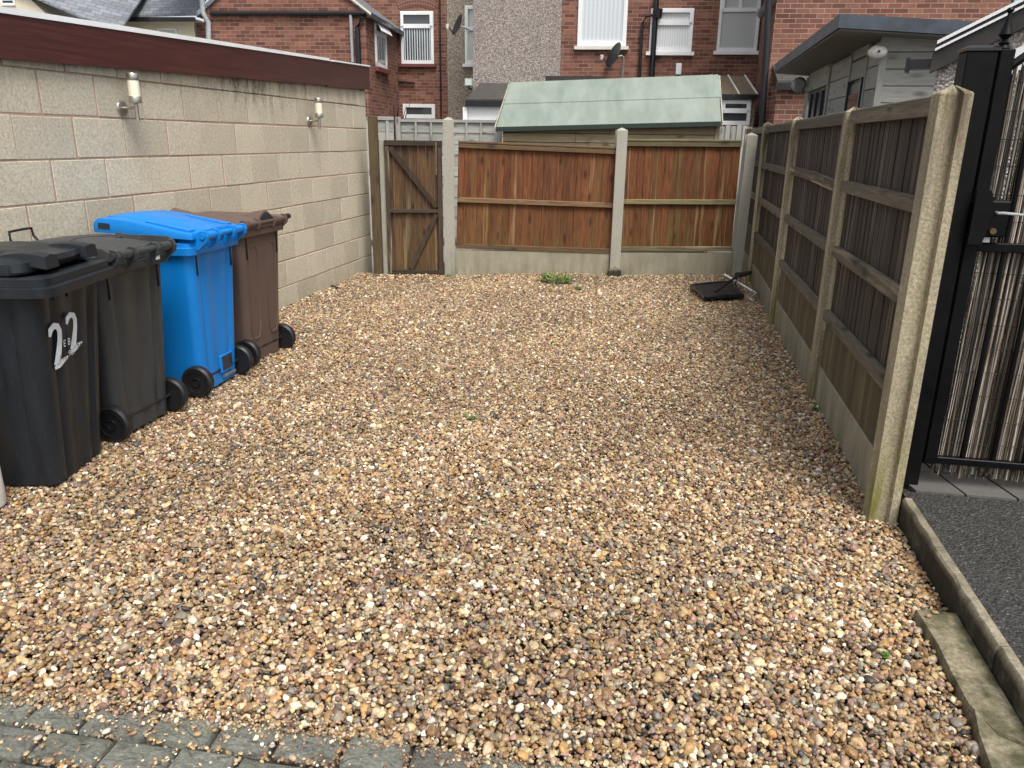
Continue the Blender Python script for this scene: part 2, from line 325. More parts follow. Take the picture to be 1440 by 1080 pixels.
# ------------------------------------------------------------------ mesh helpers
class MB:
    def __init__(s): s.v = []; s.f = []
    def add(s, vs, fs):
        b = len(s.v); s.v += [tuple(map(float, v)) for v in vs]; s.f += [tuple(i+b for i in f) for f in fs]; return s
    def box(s, x0, x1, y0, y1, z0, z1, M=None, ch=0.):
        if ch > 0:                                                         # box with chamfered edges
            c = ch; vs = []; 
            for sx in (0, 1):
                for sy in (0, 1):
                    for sz in (0, 1):
                        X = x1 if sx else x0; Y = y1 if sy else y0; Z = z1 if sz else z0
                        dx = -c if sx else c; dy = -c if sy else c; dz = -c if sz else c
                        vs += [(X, Y+dy, Z+dz), (X+dx, Y, Z+dz), (X+dx, Y+dy, Z)]
            idx = lambda sx, sy, sz, k: (sx*4+sy*2+sz)*3+k
            fs = []
            for sx in (0, 1): q = [idx(sx, 0, 0, 0), idx(sx, 1, 0, 0), idx(sx, 1, 1, 0), idx(sx, 0, 1, 0)]; fs.append(q if sx else q[::-1])
            for sy in (0, 1): q = [idx(0, sy, 0, 1), idx(1, sy, 0, 1), idx(1, sy, 1, 1), idx(0, sy, 1, 1)]; fs.append(q[::-1] if sy else q)
            for sz in (0, 1): q = [idx(0, 0, sz, 2), idx(1, 0, sz, 2), idx(1, 1, sz, 2), idx(0, 1, sz, 2)]; fs.append(q if sz else q[::-1])
            for a in (0, 1):
                for b in (0, 1):
                    fs.append([idx(0, a, b, 1), idx(1, a, b, 1), idx(1, a, b, 2), idx(0, a, b, 2)])
                    fs.append([idx(a, 0, b, 0), idx(a, 1, b, 0), idx(a, 1, b, 2), idx(a, 0, b, 2)])
                    fs.append([idx(a, b, 0, 0), idx(a, b, 1, 0), idx(a, b, 1, 1), idx(a, b, 0, 1)])
            for sx in (0, 1):
                for sy in (0, 1):
                    for sz in (0, 1): fs.append([idx(sx, sy, sz, 0), idx(sx, sy, sz, 1), idx(sx, sy, sz, 2)])
        else:
            vs = [(x, y, z) for x in (x0, x1) for y in (y0, y1) for z in (z0, z1)]
            fs = [(0, 1, 3, 2), (4, 6, 7, 5), (0, 4, 5, 1), (2, 3, 7, 6), (0, 2, 6, 4), (1, 5, 7, 3)]
        if M is not None: vs = [tuple(M @ Vector(v)) for v in vs]
        return s.add(vs, fs)
    def prism(s, poly, ext):                                               # polygon of 3D points extruded by vector
        n = len(poly); e = np.array(ext); a = [np.array(p) for p in poly]; b = [p+e for p in a]
        fs = [tuple(range(n))[::-1], tuple(range(n, 2*n))] + [(i, (i+1) % n, (i+1) % n+n, i+n) for i in range(n)]
        return s.add(a+b, fs)
    def loft(s, rings, cap0=True, cap1=True):
        n = len(rings[0]); vs = [p for r in rings for p in r]; fs = []
        for k in range(len(rings)-1):
            for i in range(n): fs.append((k*n+i, k*n+(i+1) % n, (k+1)*n+(i+1) % n, (k+1)*n+i))
        if cap0: fs.append(tuple(range(n))[::-1])
        if cap1: fs.append(tuple(range((len(rings)-1)*n, len(rings)*n)))
        return s.add(vs, fs)
    def tube(s, pts, r, n=8, r1=None):
        pts = [np.array(p, float) for p in pts]; rings = []
        for i, p in enumerate(pts):
            t = pts[min(i+1, len(pts)-1)]-pts[max(i-1, 0)]; t = t/(np.linalg.norm(t)+1e-9)
            a = np.cross(t, [0, 0, 1.]) if abs(t[2]) < .9 else np.cross(t, [1., 0, 0]); a /= np.linalg.norm(a); b = np.cross(t, a)
            rr = r if r1 is None else r+(r1-r)*i/(len(pts)-1)
            rings.append([p+rr*(math.cos(k*2*math.pi/n)*a+math.sin(k*2*math.pi/n)*b) for k in range(n)])
        return s.loft(rings)
    def lathe(s, prof, c=(0, 0, 0), axis='z', n=24):
        rings = []
        for r_, h in prof:
            ring = []
            for k in range(n):
                a = k*2*math.pi/n; q = (r_*math.cos(a), r_*math.sin(a), h)
                if axis == 'y': q = (q[0], q[2], q[1])
                if axis == 'x': q = (q[2], q[0], q[1])
                ring.append((q[0]+c[0], q[1]+c[1], q[2]+c[2]))
            rings.append(ring)
        return s.loft(rings)
    def mesh(s, name):
        me = bpy.data.meshes.new(name); me.from_pydata(s.v, [], s.f); me.validate()
        import bmesh
        b = bmesh.new(); b.from_mesh(me); bmesh.ops.recalc_face_normals(b, faces=b.faces); b.to_mesh(me); b.free()
        return me
    def build(s, name, mat, parent=None, M=None, smooth=None, me=None):
        me = me or s.mesh(name)
        return link(name, me, mat, parent, M, smooth)
def link(name, me, mat, parent=None, M=None, smooth=None):
    if not me.materials: me.materials.append(MAT[mat] if isinstance(mat, str) else mat)
    if smooth is not None:
        me.polygons.foreach_set('use_smooth', [True]*len(me.polygons)); me.set_sharp_from_angle(angle=R(smooth))
    o = bpy.data.objects.new(name, me); col.objects.link(o)
    if parent is not None: o.parent = parent
    if M is not None: o.matrix_local = M
    return o
def empty(name, loc=(0, 0, 0), rz=0., M=None):
    o = bpy.data.objects.new(name, None); col.objects.link(o); o.empty_display_size = .1
    if M is not None: o.matrix_world = M
    else: o.location = loc; o.rotation_euler = (0, 0, rz)
    return o
def tag(o, label=None, cat=None, group=None, kind=None):
    if label: o['label'] = label
    if cat: o['category'] = cat
    if group: o['group'] = group
    if kind: o['kind'] = kind
    return o
T = Matrix.Translation
def Rz(a): return Matrix.Rotation(a, 4, 'Z')
def Rx(a): return Matrix.Rotation(a, 4, 'X')
def Ry(a): return Matrix.Rotation(a, 4, 'Y')

# ================================================================== THE GROUND
XW = -3.454                                      # face of the block wall
A = G(633, 390); B = G(1033, 391)                # back fence line
FD = (B-A)/np.linalg.norm(B-A); FA = math.atan2(FD[1], FD[0])
tag(MB().box(-60, 60, -40, 80, -.4, -.06).build('ground', 'yard'), kind='structure')
tag(MB().add([(XW-.02, 1.2, -.03), (1.06, 1.2, -.03), (1.06, 9.9, -.03), (XW-.02, 9.9, -.03)], [(0, 1, 2, 3)]).build('gravel_bed', 'soil'), kind='structure')

# lane of stone setts
lane = tag(MB().box(-6, 5, -3, 1.62, -.055, -.035).build('lane', 'soil'), kind='structure')
random.seed(11)
SR = T((-1.77, 1.53, 0)) @ Rz(R(2.6)) @ T((1.77, -1.53, 0)); joints = []
yy = 1.545
for row in range(5):
    d = random.uniform(.106, .118); x = -2.45 + random.uniform(0, .15)
    while x < .9:
        w = random.uniform(.145, .205); cx, cy = x+w/2, yy-d/2
        n = 20; hw, hd = w/2-.006, d/2-.006; ring = []
        for k in range(n):
            a = (k+.5)*2*math.pi/n; e_ = .09; ex = abs(math.cos(a))**e_*math.copysign(1, math.cos(a)); ey = abs(math.sin(a))**e_*math.copysign(1, math.sin(a))
            ring.append((ex*hw*random.uniform(.965, 1.01), ey*hd*random.uniform(.95, 1.01)))
        rr = lambda k_, z_, j_: [(q[0]*k_, q[1]*k_, z_+random.uniform(-j_, j_)) for q in ring]
        mb = MB(); mb.loft([rr(1, -.06, 0), rr(1, -.010, .002), rr(.975, -.003, .002), rr(.80, .001, .0045), rr(.5, .002, .005), rr(.2, .002, .004)])
        mb.build('sett', 'sett', lane, SR @ T((cx, cy, random.uniform(-.014, -.006))) @ Rz(random.uniform(-.035, .035)) @ Rx(random.uniform(-.04, .04)), smooth=60)
        joints += [(x, cy+random.uniform(-.5, .5)*d), (cx+random.uniform(-.5, .5)*w, yy-d)]; x += w
    yy -= d

# driveway on the right, with kerb, slab and pavers
ZD = .10
tag(MB().box(1.085, 6, -2, 3.36, -.05, ZD-.012).build('driveway', 'tarmac'), kind='structure')
pav = tag(MB().box(1.10, 3.2, 3.36, 4.2, -.05, ZD-.03).build('paving', 'soil'), kind='structure')
for i in range(9):
    for j in range(3):
        x0 = 1.115+i*.205+(.1 if j % 2 else 0)*0; y0 = 3.37+j*.23
        MB().prism([(0, 0, 0), (.196, 0, 0), (.196-.05, .222, 0), (-.05, .222, 0)], (0, 0, .045)).build('paving_block', 'paver', pav, T((x0+.03-j*.05, y0, ZD-.05+random.uniform(-.003, .003))))
kerb = tag(empty('kerb', (1.067, 2.3, 0)), kind='structure')
for y0, y1 in ((.2, 1.28), (1.286, 2.195), (2.203, 3.22)):
    mb = MB(); ys = np.linspace(y0, y1, 14); rings = []
    for k, y in enumerate(ys):
        e = random.uniform(-.003, .003); w = .020
        rings.append([(-w+e, y-2.3, -.12), (w, y-2.3, -.12), (w, y-2.3, .113), (w-.006, y-2.3, .120+e), (-w+.008+e, y-2.3, .119+e), (-w+e, y-2.3, .108+random.uniform(-.004, .003))])
    mb.loft(rings).build('kerb_stone', 'kerb', kerb, smooth=40)
S = [G(*q, .034) for q in [(1287, 856), (1318, 905), (1340, 950), (1362, 990), (1375, 1030), (1392, 1078)]]
strip = tag(empty('concrete_strip', (0, 0, 0)), kind='structure')
ce = [(s[0], s[1]) for s in S]
up_ = [(1.045, 2.50), (.955, 2.505)] + ce[:4] + [(.955, 1.925), (1.0, 1.90), (1.045, 1.865)]
lo_ = [(ce[3][0]+.008, ce[3][1]-.014), ce[4], ce[5], (.87, 1.45), (.88, 1.2), (1.045, 1.2), (1.045, 1.85), (1.0, 1.884), (.957, 1.908)]
for pl, nm in ((up_, 0), (lo_, 1)):
    mb = MB(); c = np.mean(pl, axis=0)
    mb.loft([[(x, y, -.08) for x, y in pl], [(x, y, .022) for x, y in pl], [(x+(c[0]-x)*.05, y+(c[1]-y)*.02, .034) for x, y in pl]]).build('concrete_slab', 'slab', strip, T((0, 0, .002*nm)))

# gravel: one mass of pebbles
def gh(x, y):
    s = (y-(A[1]+(x-A[0])*FD[1]/FD[0]))                         # distance to back fence
    return .010*np.sin(1.9*x+.7)*np.sin(1.25*y+.4)+.006*np.sin(4.3*x-2*y)+.004*np.sin(7*y+5*x) + .035*np.exp(-((s+.02)/.22)**2) + .02*np.exp(-((x-XW)/.25)**2)
def pebble_points():
    P = []
    for layer in range(2):
        sp = .0160
        nx, ny = int(4.6/sp), int(8.6/(sp*.866))
        ix, iy = np.meshgrid(np.arange(nx), np.arange(ny))
        x = XW+.0 + (ix+.5*(iy % 2)+.37*layer)*sp + rng.normal(0, sp*.27, ix.shape); y = 1.42+(iy+.5*layer)*sp*.866 + rng.normal(0, sp*.27, ix.shape)
        x = x.ravel(); y = y.ravel()
        k = rng.random(x.shape)
        lim = A[1]+(x-A[0])*FD[1]/FD[0]
        edge = 1.535+.045*np.clip(x+1.77, 0, 1.75)+.012*np.sin(9*x)+.010*np.sin(23*x+1)
        ok = (y < lim-.01) & (x < np.where(y < 3.25, 1.045, .975)) & (x > XW)
        ok &= (y > edge+rng.normal(0, .018, x.shape))
        slabx = np.interp(y, [c[1] for c in ce[::-1]], [c[0] for c in ce[::-1]])
        ok &= ~((x > slabx-.006) & (y < 2.5))
        if layer == 1: ok &= (k < .78)
        x, y = x[ok], y[ok]
        z = gh(x, y) + (rng.uniform(-.015, -.003, x.shape) if layer == 0 else rng.uniform(-.003, .008, x.shape)) - .012*np.exp(-((y-1.57)/.05)**2)
        P.append(np.stack([x, y, z], 1))
    return np.concatenate(P)
pp = pebble_points()
# fines and grit: in the joints of the setts and along the ragged edge of the gravel
fx = []
for (jx, jy) in joints:
    for _ in range(26):
        a_ = random.random() < .4
        v = SR @ Vector((jx+(random.gauss(0, .005) if a_ else random.uniform(-.09, .09)), jy+(random.uniform(-.055, .055) if a_ else random.gauss(0, .005)), 0))
        if -2.3 < v.x < .95 and 1.1 < v.y < 1.7: fx.append((v.x, v.y, random.uniform(-.014, -.006)))
for _ in range(2600):
    x_ = random.uniform(-2.3, .9); y_ = 1.535+.045*min(max(x_+1.77, 0), 1.75)+random.gauss(.0, .028); fx.append((x_, y_, random.uniform(-.010, .0)))
fx = np.array(fx); NF = len(fx); pp = np.concatenate([pp, fx]); N = len(pp)
size = np.clip(rng.lognormal(math.log(.0082), .33, N), .0042, .020)       # half-length
size[-NF:] = np.clip(rng.lognormal(math.log(.0042), .35, NF), .0022, .009)
scl = np.stack([size, size*rng.uniform(.66, .95, N), size*rng.uniform(.45, .78, N)], 1)
rot = np.stack([rng.normal(0, .42, N), rng.normal(0, .42, N), rng.uniform(0, 6.28, N)], 1)
pal = np.array([(.30, .195, .095), (.37, .26, .14), (.23, .135, .062), (.145, .086, .048), (.44, .335, .195), (.56, .48, .35), (.29, .235, .165), (.165, .142, .115), (.055, .048, .043), (.30, .185, .13), (.185, .112, .085), (.37, .215, .085), (.66, .60, .49)])
wts = np.array([14, 13, 14, 12, 11, 6.5, 10, 8, 5, 6, 7, 3.5, 2.4]); wts = wts/wts.sum()
pat = 1+.10*np.sin(2.3*pp[:, 0]+1.1*pp[:, 1])*np.sin(1.7*pp[:, 1]-1.3*pp[:, 0]+.5)+.06*np.sin(5.1*pp[:, 0]-3.3*pp[:, 1])
pc = pal[rng.choice(len(pal), N, p=wts)]*rng.uniform(.78, 1.36, (N, 1))*rng.uniform(.94, 1.06, (N, 3))*pat[:, None]*np.array([1.0, 1.0, .985])
me = bpy.data.meshes.new('gravel'); me.from_pydata(pp.tolist(), [], [])
for nm, dat, ty in (('pscl', scl, 'FLOAT_VECTOR'), ('prot', rot, 'FLOAT_VECTOR')):
    at = me.attributes.new(nm, ty, 'POINT'); at.data.foreach_set('vector', dat.astype(np.float32).ravel())
at = me.attributes.new('pcol', 'FLOAT_COLOR', 'POINT'); at.data.foreach_set('color', np.concatenate([pc, np.ones((N, 1))], 1).astype(np.float32).ravel())
at = me.attributes.new('pidx', 'INT', 'POINT'); at.data.foreach_set('value', rng.integers(0, 9, N).astype(np.int32))
gravel = tag(link('gravel', me, 'pebble'), 'mixed brown, cream and grey rounded pebbles covering the parking space', 'gravel', kind='stuff')
ng = bpy.data.node_groups.new('pebbles', 'GeometryNodeTree')
ng.interface.new_socket('Geometry', in_out='INPUT', socket_type='NodeSocketGeometry'); ng.interface.new_socket('Geometry', in_out='OUTPUT', socket_type='NodeSocketGeometry')
gn = ng.nodes; gl = ng.links
gi = gn.new('NodeGroupInput'); go = gn.new('NodeGroupOutput'); iop = gn.new('GeometryNodeInstanceOnPoints'); jo = gn.new('GeometryNodeJoinGeometry')
for k in range(9):
    ic = gn.new('GeometryNodeMeshIcoSphere'); ic.inputs['Radius'].default_value = 1.; ic.inputs['Subdivisions'].default_value = 3
    nz = gn.new('ShaderNodeTexNoise'); nz.noise_dimensions = '4D'; nz.inputs['W'].default_value = k*7.3+1; nz.inputs['Scale'].default_value = .75; nz.inputs['Detail'].default_value = 1.5
    sb = gn.new('ShaderNodeVectorMath'); sb.operation = 'SUBTRACT'; sb.inputs[1].default_value = (.5, .5, .5)
    ml = gn.new('ShaderNodeVectorMath'); ml.operation = 'SCALE'; ml.inputs['Scale'].default_value = 1.25
    sp = gn.new('GeometryNodeSetPosition'); ss = gn.new('GeometryNodeSetShadeSmooth'); sm = gn.new('GeometryNodeSetMaterial'); sm.inputs['Material'].default_value = MAT['pebble']
    g2 = gn.new('GeometryNodeGeometryToInstance')
    gl.new(ic.outputs['Mesh'], sp.inputs['Geometry']); gl.new(nz.outputs['Color'], sb.inputs[0]); gl.new(sb.outputs[0], ml.inputs[0]); gl.new(ml.outputs[0], sp.inputs['Offset'])
    gl.new(sp.outputs[0], ss.inputs['Geometry']); gl.new(ss.outputs[0], sm.inputs['Geometry']); gl.new(sm.outputs[0], g2.inputs[0]); gl.new(g2.outputs[0], jo.inputs[0])
def na(name, ty):
    a = gn.new('GeometryNodeInputNamedAttribute'); a.data_type = ty; a.inputs['Name'].default_value = name; return a.outputs[0]
gl.new(gi.outputs[0], iop.inputs['Points']); gl.new(jo.outputs[0], iop.inputs['Instance']); iop.inputs['Pick Instance'].default_value = True
gl.new(na('pidx', 'INT'), iop.inputs['Instance Index']); gl.new(na('prot', 'FLOAT_VECTOR'), iop.inputs['Rotation']); gl.new(na('pscl', 'FLOAT_VECTOR'), iop.inputs['Scale'])
gl.new(iop.outputs[0], go.inputs[0])
md = gravel.modifiers.new('pebbles', 'NODES'); md.node_group = ng

# ================================================================== BLOCK WALL GARAGE (left)
YE = 8.76                                         # end of the wall
garage = tag(empty('block_garage', (XW, YE, 0)), 'pale concrete block garage wall with maroon fascia beside the bins', 'garage')
core = MB().box(XW-5, XW-.0005, -2, YE-.004, -.1, 1.80).build('wall', 'mortar', garage, T((-XW, -YE, 0)))
CH = .2377; Z0 = -.0325; BL = .4436
mesh_cache = {}
def block(w, h):
    k = (round(w, 3), round(h, 3))
    if k not in mesh_cache:
        mesh_cache[k] = MB().box(-.09, .0015, 0, w, 0, h, ch=.003).mesh('block'); mesh_cache[k].materials.append(MAT['block'])
    return mesh_cache[k]
fas_b = (PX(0, 82, XW+.03), PX(515, 125, XW+.03)); fas_t = (PX(0, 15, XW+.03), PX(515, 92, XW+.03))
def zl(a, y): return a[0][2]+(y-a[0][1])*(a[1][2]-a[0][2])/(a[1][1]-a[0][1])
random.seed(3)
for r_ in range(9):
    z = Z0+r_*CH; ph = 5.931 if r_ % 2 == 0 else 5.712
    k = math.floor((1.2-ph)/BL); y = ph+k*BL
    while y < YE-.01:
        y1 = min(y+BL, YE); w = y1-y-.011
        hh = CH-.011
        if z+hh > 1.83 and zl(fas_b, y) < z: y += BL; continue
        if z+hh > 2.0: hh = 2.03-z
        if w > .03:
            o = link('block', block(w if y1 == YE else BL-.011, hh), 'block', core)
            o.location = (random.uniform(0, .003)+XW, y+.0055+random.uniform(-.003, .003), z+.0055+random.uniform(-.002, .002)); o.rotation_euler = (random.uniform(-.003, .003), 0, random.uniform(-.003, .003))
        y += BL
# upper core up to the fascia
MB().prism([(XW-.006, 1.0, 1.75), (XW-.006, YE-.006, 1.75), (XW-.006, YE-.006, zl(fas_t, YE)-.03), (XW-.006, 1.0, zl(fas_t, 1.0)-.03)], (-4.9, 0, 0)).build('upper_wall', 'mortar', garage, T((-XW, -YE, 0)))
XF = XW+.045
def fascia(y0, y1, dz=0, dx=0):
    pts = [(XF+dx, y0, zl(fas_b, y0)+dz), (XF+dx, y1, zl(fas_b, y1)+dz), (XF+dx, y1, zl(fas_t, y1)-.01), (XF+dx, y0, zl(fas_t, y0)-.01)]
    MB().prism(pts, (-.035, 0, 0)).build('fascia_board', 'fascia', garage, T((-XW, -YE, 0)))
ysplit = PX(460, 100, XF)[1]
fascia(.5, ysplit-.004); fascia(ysplit+.004, YE+.06, -.008, -.004)
def edge(y0, y1, h0, h1):
    mb = MB(); q = lambda y, h: zl(fas_t, y)+h
    mb.prism([(XF+.008, y0, q(y0, -.012)), (XF+.008, y1, q(y1, -.012)), (XF+.008, y1, q(y1, h1)), (XF+.008, y0, q(y0, h0))], (-.06, 0, 0)).build('roof_trim', 'white', garage, T((-XW, -YE, 0)))
edge(.5, 5.2, .022, .016); edge(5.203, ysplit+.05, .016, .012)
edge(ysplit+.15, YE+.06, .002, .002)
MB().prism([(XW-.01, .6, zl(fas_t, .6)-.028), (XW-.01, YE+.03, zl(fas_t, YE)-.028), (XW-.01, YE+.03, zl(fas_t, YE)-.006), (XW-.01, .6, zl(fas_t, .6)-.006)], (-5, 0, 0)).build('roof', 'felt_edge', garage, T((-XW, -YE, 0)))
# black downpipe remnant on the far corner
dp = empty('black_downpipe', (XW-.06, YE+.05, 0)); tag(dp, 'short black downpipe at the end of the block wall by the timber post', 'pipe')
MB().tube([(0, 0, .02), (0, 0, 2.08)], .034, 10).build('pipe', 'black', dp, smooth=40)
for z in (1.9, 1.78): MB().lathe([(.036, -.03), (.05, -.02), (.05, .02), (.036, .03)], (0, 0, z), 'z', 10).build('collar', 'black', dp, smooth=40)

# wall lamps
def wall_lamp(px0, label):
    p = PX(*px0, XW); w = tag(empty('wall_lamp', (XW, p[1], p[2])), label, 'lamp', 'steel lamps on the block wall')
    MB().lathe([(.001, 0), (.045, 0), (.047, .006), (.043, .017), (.012, .022), (.001, .022)], (0, 0, 0), 'x', 20).build('back_plate', 'chrome', w, smooth=35)
    MB().tube([(.01, 0, 0), (.11, 0, 0)], .009, 10).build('arm', 'chrome', w, smooth=40)
    MB().tube([(.11, 0, -.075), (.11, 0, .03)], .0125, 12).build('stem', 'chrome', w, smooth=40)
    MB().lathe([(.001, .03), (.036, .03), (.037, .034), (.037, .066), (.035, .07), (.001, .07)], (.11, 0, 0), 'z', 20).build('lower_cap', 'chrome', w, smooth=35)
    MB().lathe([(.034, .07), (.034, .165)], (.11, 0, 0), 'z', 20).build('lamp_shade', 'lampglass', w, smooth=35)
    MB().lathe([(.001, .165), (.036, .165), (.037, .168), (.037, .20), (.034, .205), (.001, .206)], (.11, 0, 0), 'z', 20).build('upper_cap', 'chrome', w, smooth=35)
wall_lamp((170, 152), 'cylindrical steel wall lamp above the blue bin, on unstained blocks')
wall_lamp((434, 170), 'cylindrical steel wall lamp beside the black stain near the timber post')

# ================================================================== WHEELIE BINS
def rring(x0, x1, hy, r, z, n=5, flute=0., m=12, fl_sides=False):
    pts = []
    def side(p, q, nrm, fl):
        out = []
        for i in range(1, m):
            t = i/m; d = 0
            if fl:
                u = abs(t-.5)*2
                d = fl*(.0 if u > .78 else (1. if u > .62 else (.15 if u > .22 else .8)))
            out.append((p[0]+(q[0]-p[0])*t-nrm[0]*d, p[1]+(q[1]-p[1])*t-nrm[1]*d, z))
        return out
    C = [(x1-r, hy-r, 0), (x0+r, hy-r, 90), (x0+r, -hy+r, 180), (x1-r, -hy+r, 270)]
    nr = [(0, 1), (-1, 0), (0, -1), (1, 0)]
    for k, (cx, cy, a0) in enumerate(C):
        arc = [(cx+r*math.cos(R(a0+90*i/n)), cy+r*math.sin(R(a0+90*i/n)), z) for i in range(n+1)]
        pts += arc
        nx = C[(k+1) % 4]; a1 = R(nx[2]); nxt = (nx[0]+r*math.cos(a1), nx[1]+r*math.sin(a1))
        f = flute if (k in (1, 3) or fl_sides) else 0
        pts += side(arc[-1], nxt, nr[k], f)
    return pts
def wheel(parent, x, y, s, rad=.098):
    w = MB().lathe([(.062, -.024), (rad-.012, -.026), (rad, -.016), (rad, .016), (rad-.012, .026), (.062, .024)], (0, 0, 0), 'y', 32)
    o = w.build('wheel', 'rubber', parent, T((x, y, rad)), smooth=40)
    MB().lathe([(.001, .012), (.02, .012), (.022, .030), (.03, .030), (.034, .010), (.058, .006), (.064, .027), (.07, .027), (.07, -.02), (.001, -.02)], (0, 0, 0), 'y', 28).build('wheel_hub', 'hub', o, Matrix.Scale(s, 4, (0, 1, 0)), smooth=35)
def dome_lid(mat, parent, x0, x1, hy, z, h, over=.012, ridge=.0, M=None, crown=1.):
    rings = [rring(x0-over, x1+.0, hy+over, .05, z-.045, 5), rring(x0-over-.004, x1, hy+over+.004, .05, z-.035, 5), rring(x0-over, x1, hy+over, .05, z, 5), rring(x0+.012, x1-.012, hy-.008, .045, z+.012, 5)]
    for k in range(1, 7):
        t = k/6; s = (1-t)**.8 if k < 6 else .02
        cx = (x0+x1)/2; hx = (x1-x0)/2-.03
        rings.append(rring(cx-hx*max(s, .03), cx+hx*max(s, .03), (hy-.03)*max(s, .03), .04*max(s, .03), z+.012+ridge+h*(1-(s**2.2))*crown, 5))
    return MB().loft(rings, cap0=True, cap1=True).build('lid', mat, parent, M, smooth=32)
def body_of(mat, b, flute, fl_sides=False, rim=True, top=.93, front=0.):
    xf0, xf1, xb0, xb1, w0, w1 = -.24+front, -.325+front, .268, .305, .215, .272
    rings = []
    def sec(t, z, grow=0., fl=flute, r=.05): return rring(xf0+(xf1-xf0)*t-grow, xb0+(xb1-xb0)*t+grow, w0+(w1-w0)*t+grow, r, z, 5, fl, 14, fl_sides)
    rings.append(sec(0, .012, -.03, 0)); rings.append(sec(0, .0, -.02, 0)); rings.append(sec(0, .012, 0, flute*.5))
    for t in (.06, .2, .4, .6, .8, .92): rings.append(sec(t, .0+t*(top-.03), 0, flute))
    rings.append(sec(.965, (top-.03)*.965, 0, 0)); rings.append(sec(.97, top-.065, .006, 0))
    rings.append(sec(.97, top-.062, .028, 0)); rings.append(sec(1, top-.02, .03, 0)); rings.append(sec(1, top-.016, .02, 0)); rings.append(sec(1, top+.006, .02, 0)); rings.append(sec(1, top+.008, -.012, 0)); rings.append(sec(.97, top-.06, -.016, 0))
    return MB().loft(rings).build('body', mat, b, smooth=28)
def hinge(mat, b, z=.985, x=.385, half=.25, knuckles=True):
    MB().tube([(x, -half, z), (x, half, z)], .017, 12).build('hinge_rail', mat, b, smooth=40)
    for y in (-half+.02, -half*.36, half*.36, half-.02):
        poly = [(x-.15, y-.011, z-.10), (x-.03, y-.011, z-.075), (x+.022, y-.011, z-.03), (x+.03, y-.011, z), (x+.018, y-.011, z+.026), (x-.012, y-.011, z+.03), (x-.09, y-.011, z-.015), (x-.15, y-.011, z-.03)]
        MB().prism(poly, (0, .022, 0)).build('hinge_bracket', mat, b)
    for y in (-half*.66, half*.66):
        MB().tube([(x, y-.04, z), (x, y+.04, z)], .024, 12).build('handle_grip', mat, b, smooth=40)
    for y in (-.2, .2): MB().box(.285, .309, y-.003, y+.003, .74, .88).build('black_mark', 'numblack', b)  # thin black strips drawn as the dark lines below the hinge

# blue bin
def new_bin(name, x, y, rz, label, cat='bin'):
    return tag(empty(name, (x, y, 0.004), rz), label, cat, 'wheelie bins along the block wall')
XB = -3.035
b = new_bin('wheelie_bin', XB+.015, 4.28, R(2.5), 'bright blue wheelie bin with lid slightly open between charcoal and brown bins')
body_of('bin_blue', b, .010, front=.075); hinge('bin_blue', b, .975)
LB = T((.385, 0, .975)) @ Ry(R(3.4)) @ T((-.385, 0, -.975)) @ T((.345, 0, 0)) @ Matrix.Scale(.875, 4, (1, 0, 0)) @ T((-.345, 0, 0))
def lid_ring(k, dz, hy):                                # side profile of a deep wedge lid, inset by k
    pr = [(-.352, .948), (-.357, .975), (-.352, 1.008), (-.325, 1.030), (-.22, 1.038), (-.08, 1.032), (.10, 1.012), (.25, .996), (.335, .992), (.345, .975), (.345, .957)]
    return [(x*(1-k)+.0*k, hy, z-dz*(z > .96)) for x, z in pr]
lid = MB().loft([lid_ring(.02, .012, -.288), lid_ring(0, .004, -.284), lid_ring(0, 0, -.262), lid_ring(0, .004, -.2), lid_ring(0, -.004, -.185), lid_ring(0, -.008, -.05), lid_ring(0, -.008, .05), lid_ring(0, -.004, .185), lid_ring(0, .004, .2), lid_ring(0, 0, .262), lid_ring(0, .004, .284), lid_ring(.02, .012, .288)]).build('lid', 'bin_blue', b, LB, smooth=38)
MB().box(-.318, -.235, -.2905, -.286, .972, 1.006).build('grip_slot_shade', 'navy', lid)  # flat dark plate: the slot's inner shade is put into its colour
for y in (-.21, .21): MB().prism([(-.02, y-.02, 1.02), (.30, y-.035, .99), (.30, y+.035, .99), (-.02, y+.02, 1.02)], (0, 0, .012)).build('lid_rib', 'bin_blue', lid)
MB().box(.262, .279, .0, .15, .075, .19, ch=.004).build('foot_recess', 'bin_blue', b); MB().box(.276, .2815, .015, .135, .09, .18).build('recess_shade', 'navy', b)  # raised box, not sunk; the dark plate paints the recess shade
MB().tube([(.285, .01, .055), (.285, .15, .055)], .010, 10).build('foot_bar', 'chrome', b, smooth=40)
MB().tube([(.262, -.27, .098), (.262, .27, .098)], .011, 10).build('axle', 'hub', b, smooth=40)
for s in (-1, 1): wheel(b, .262, s*.256, s)
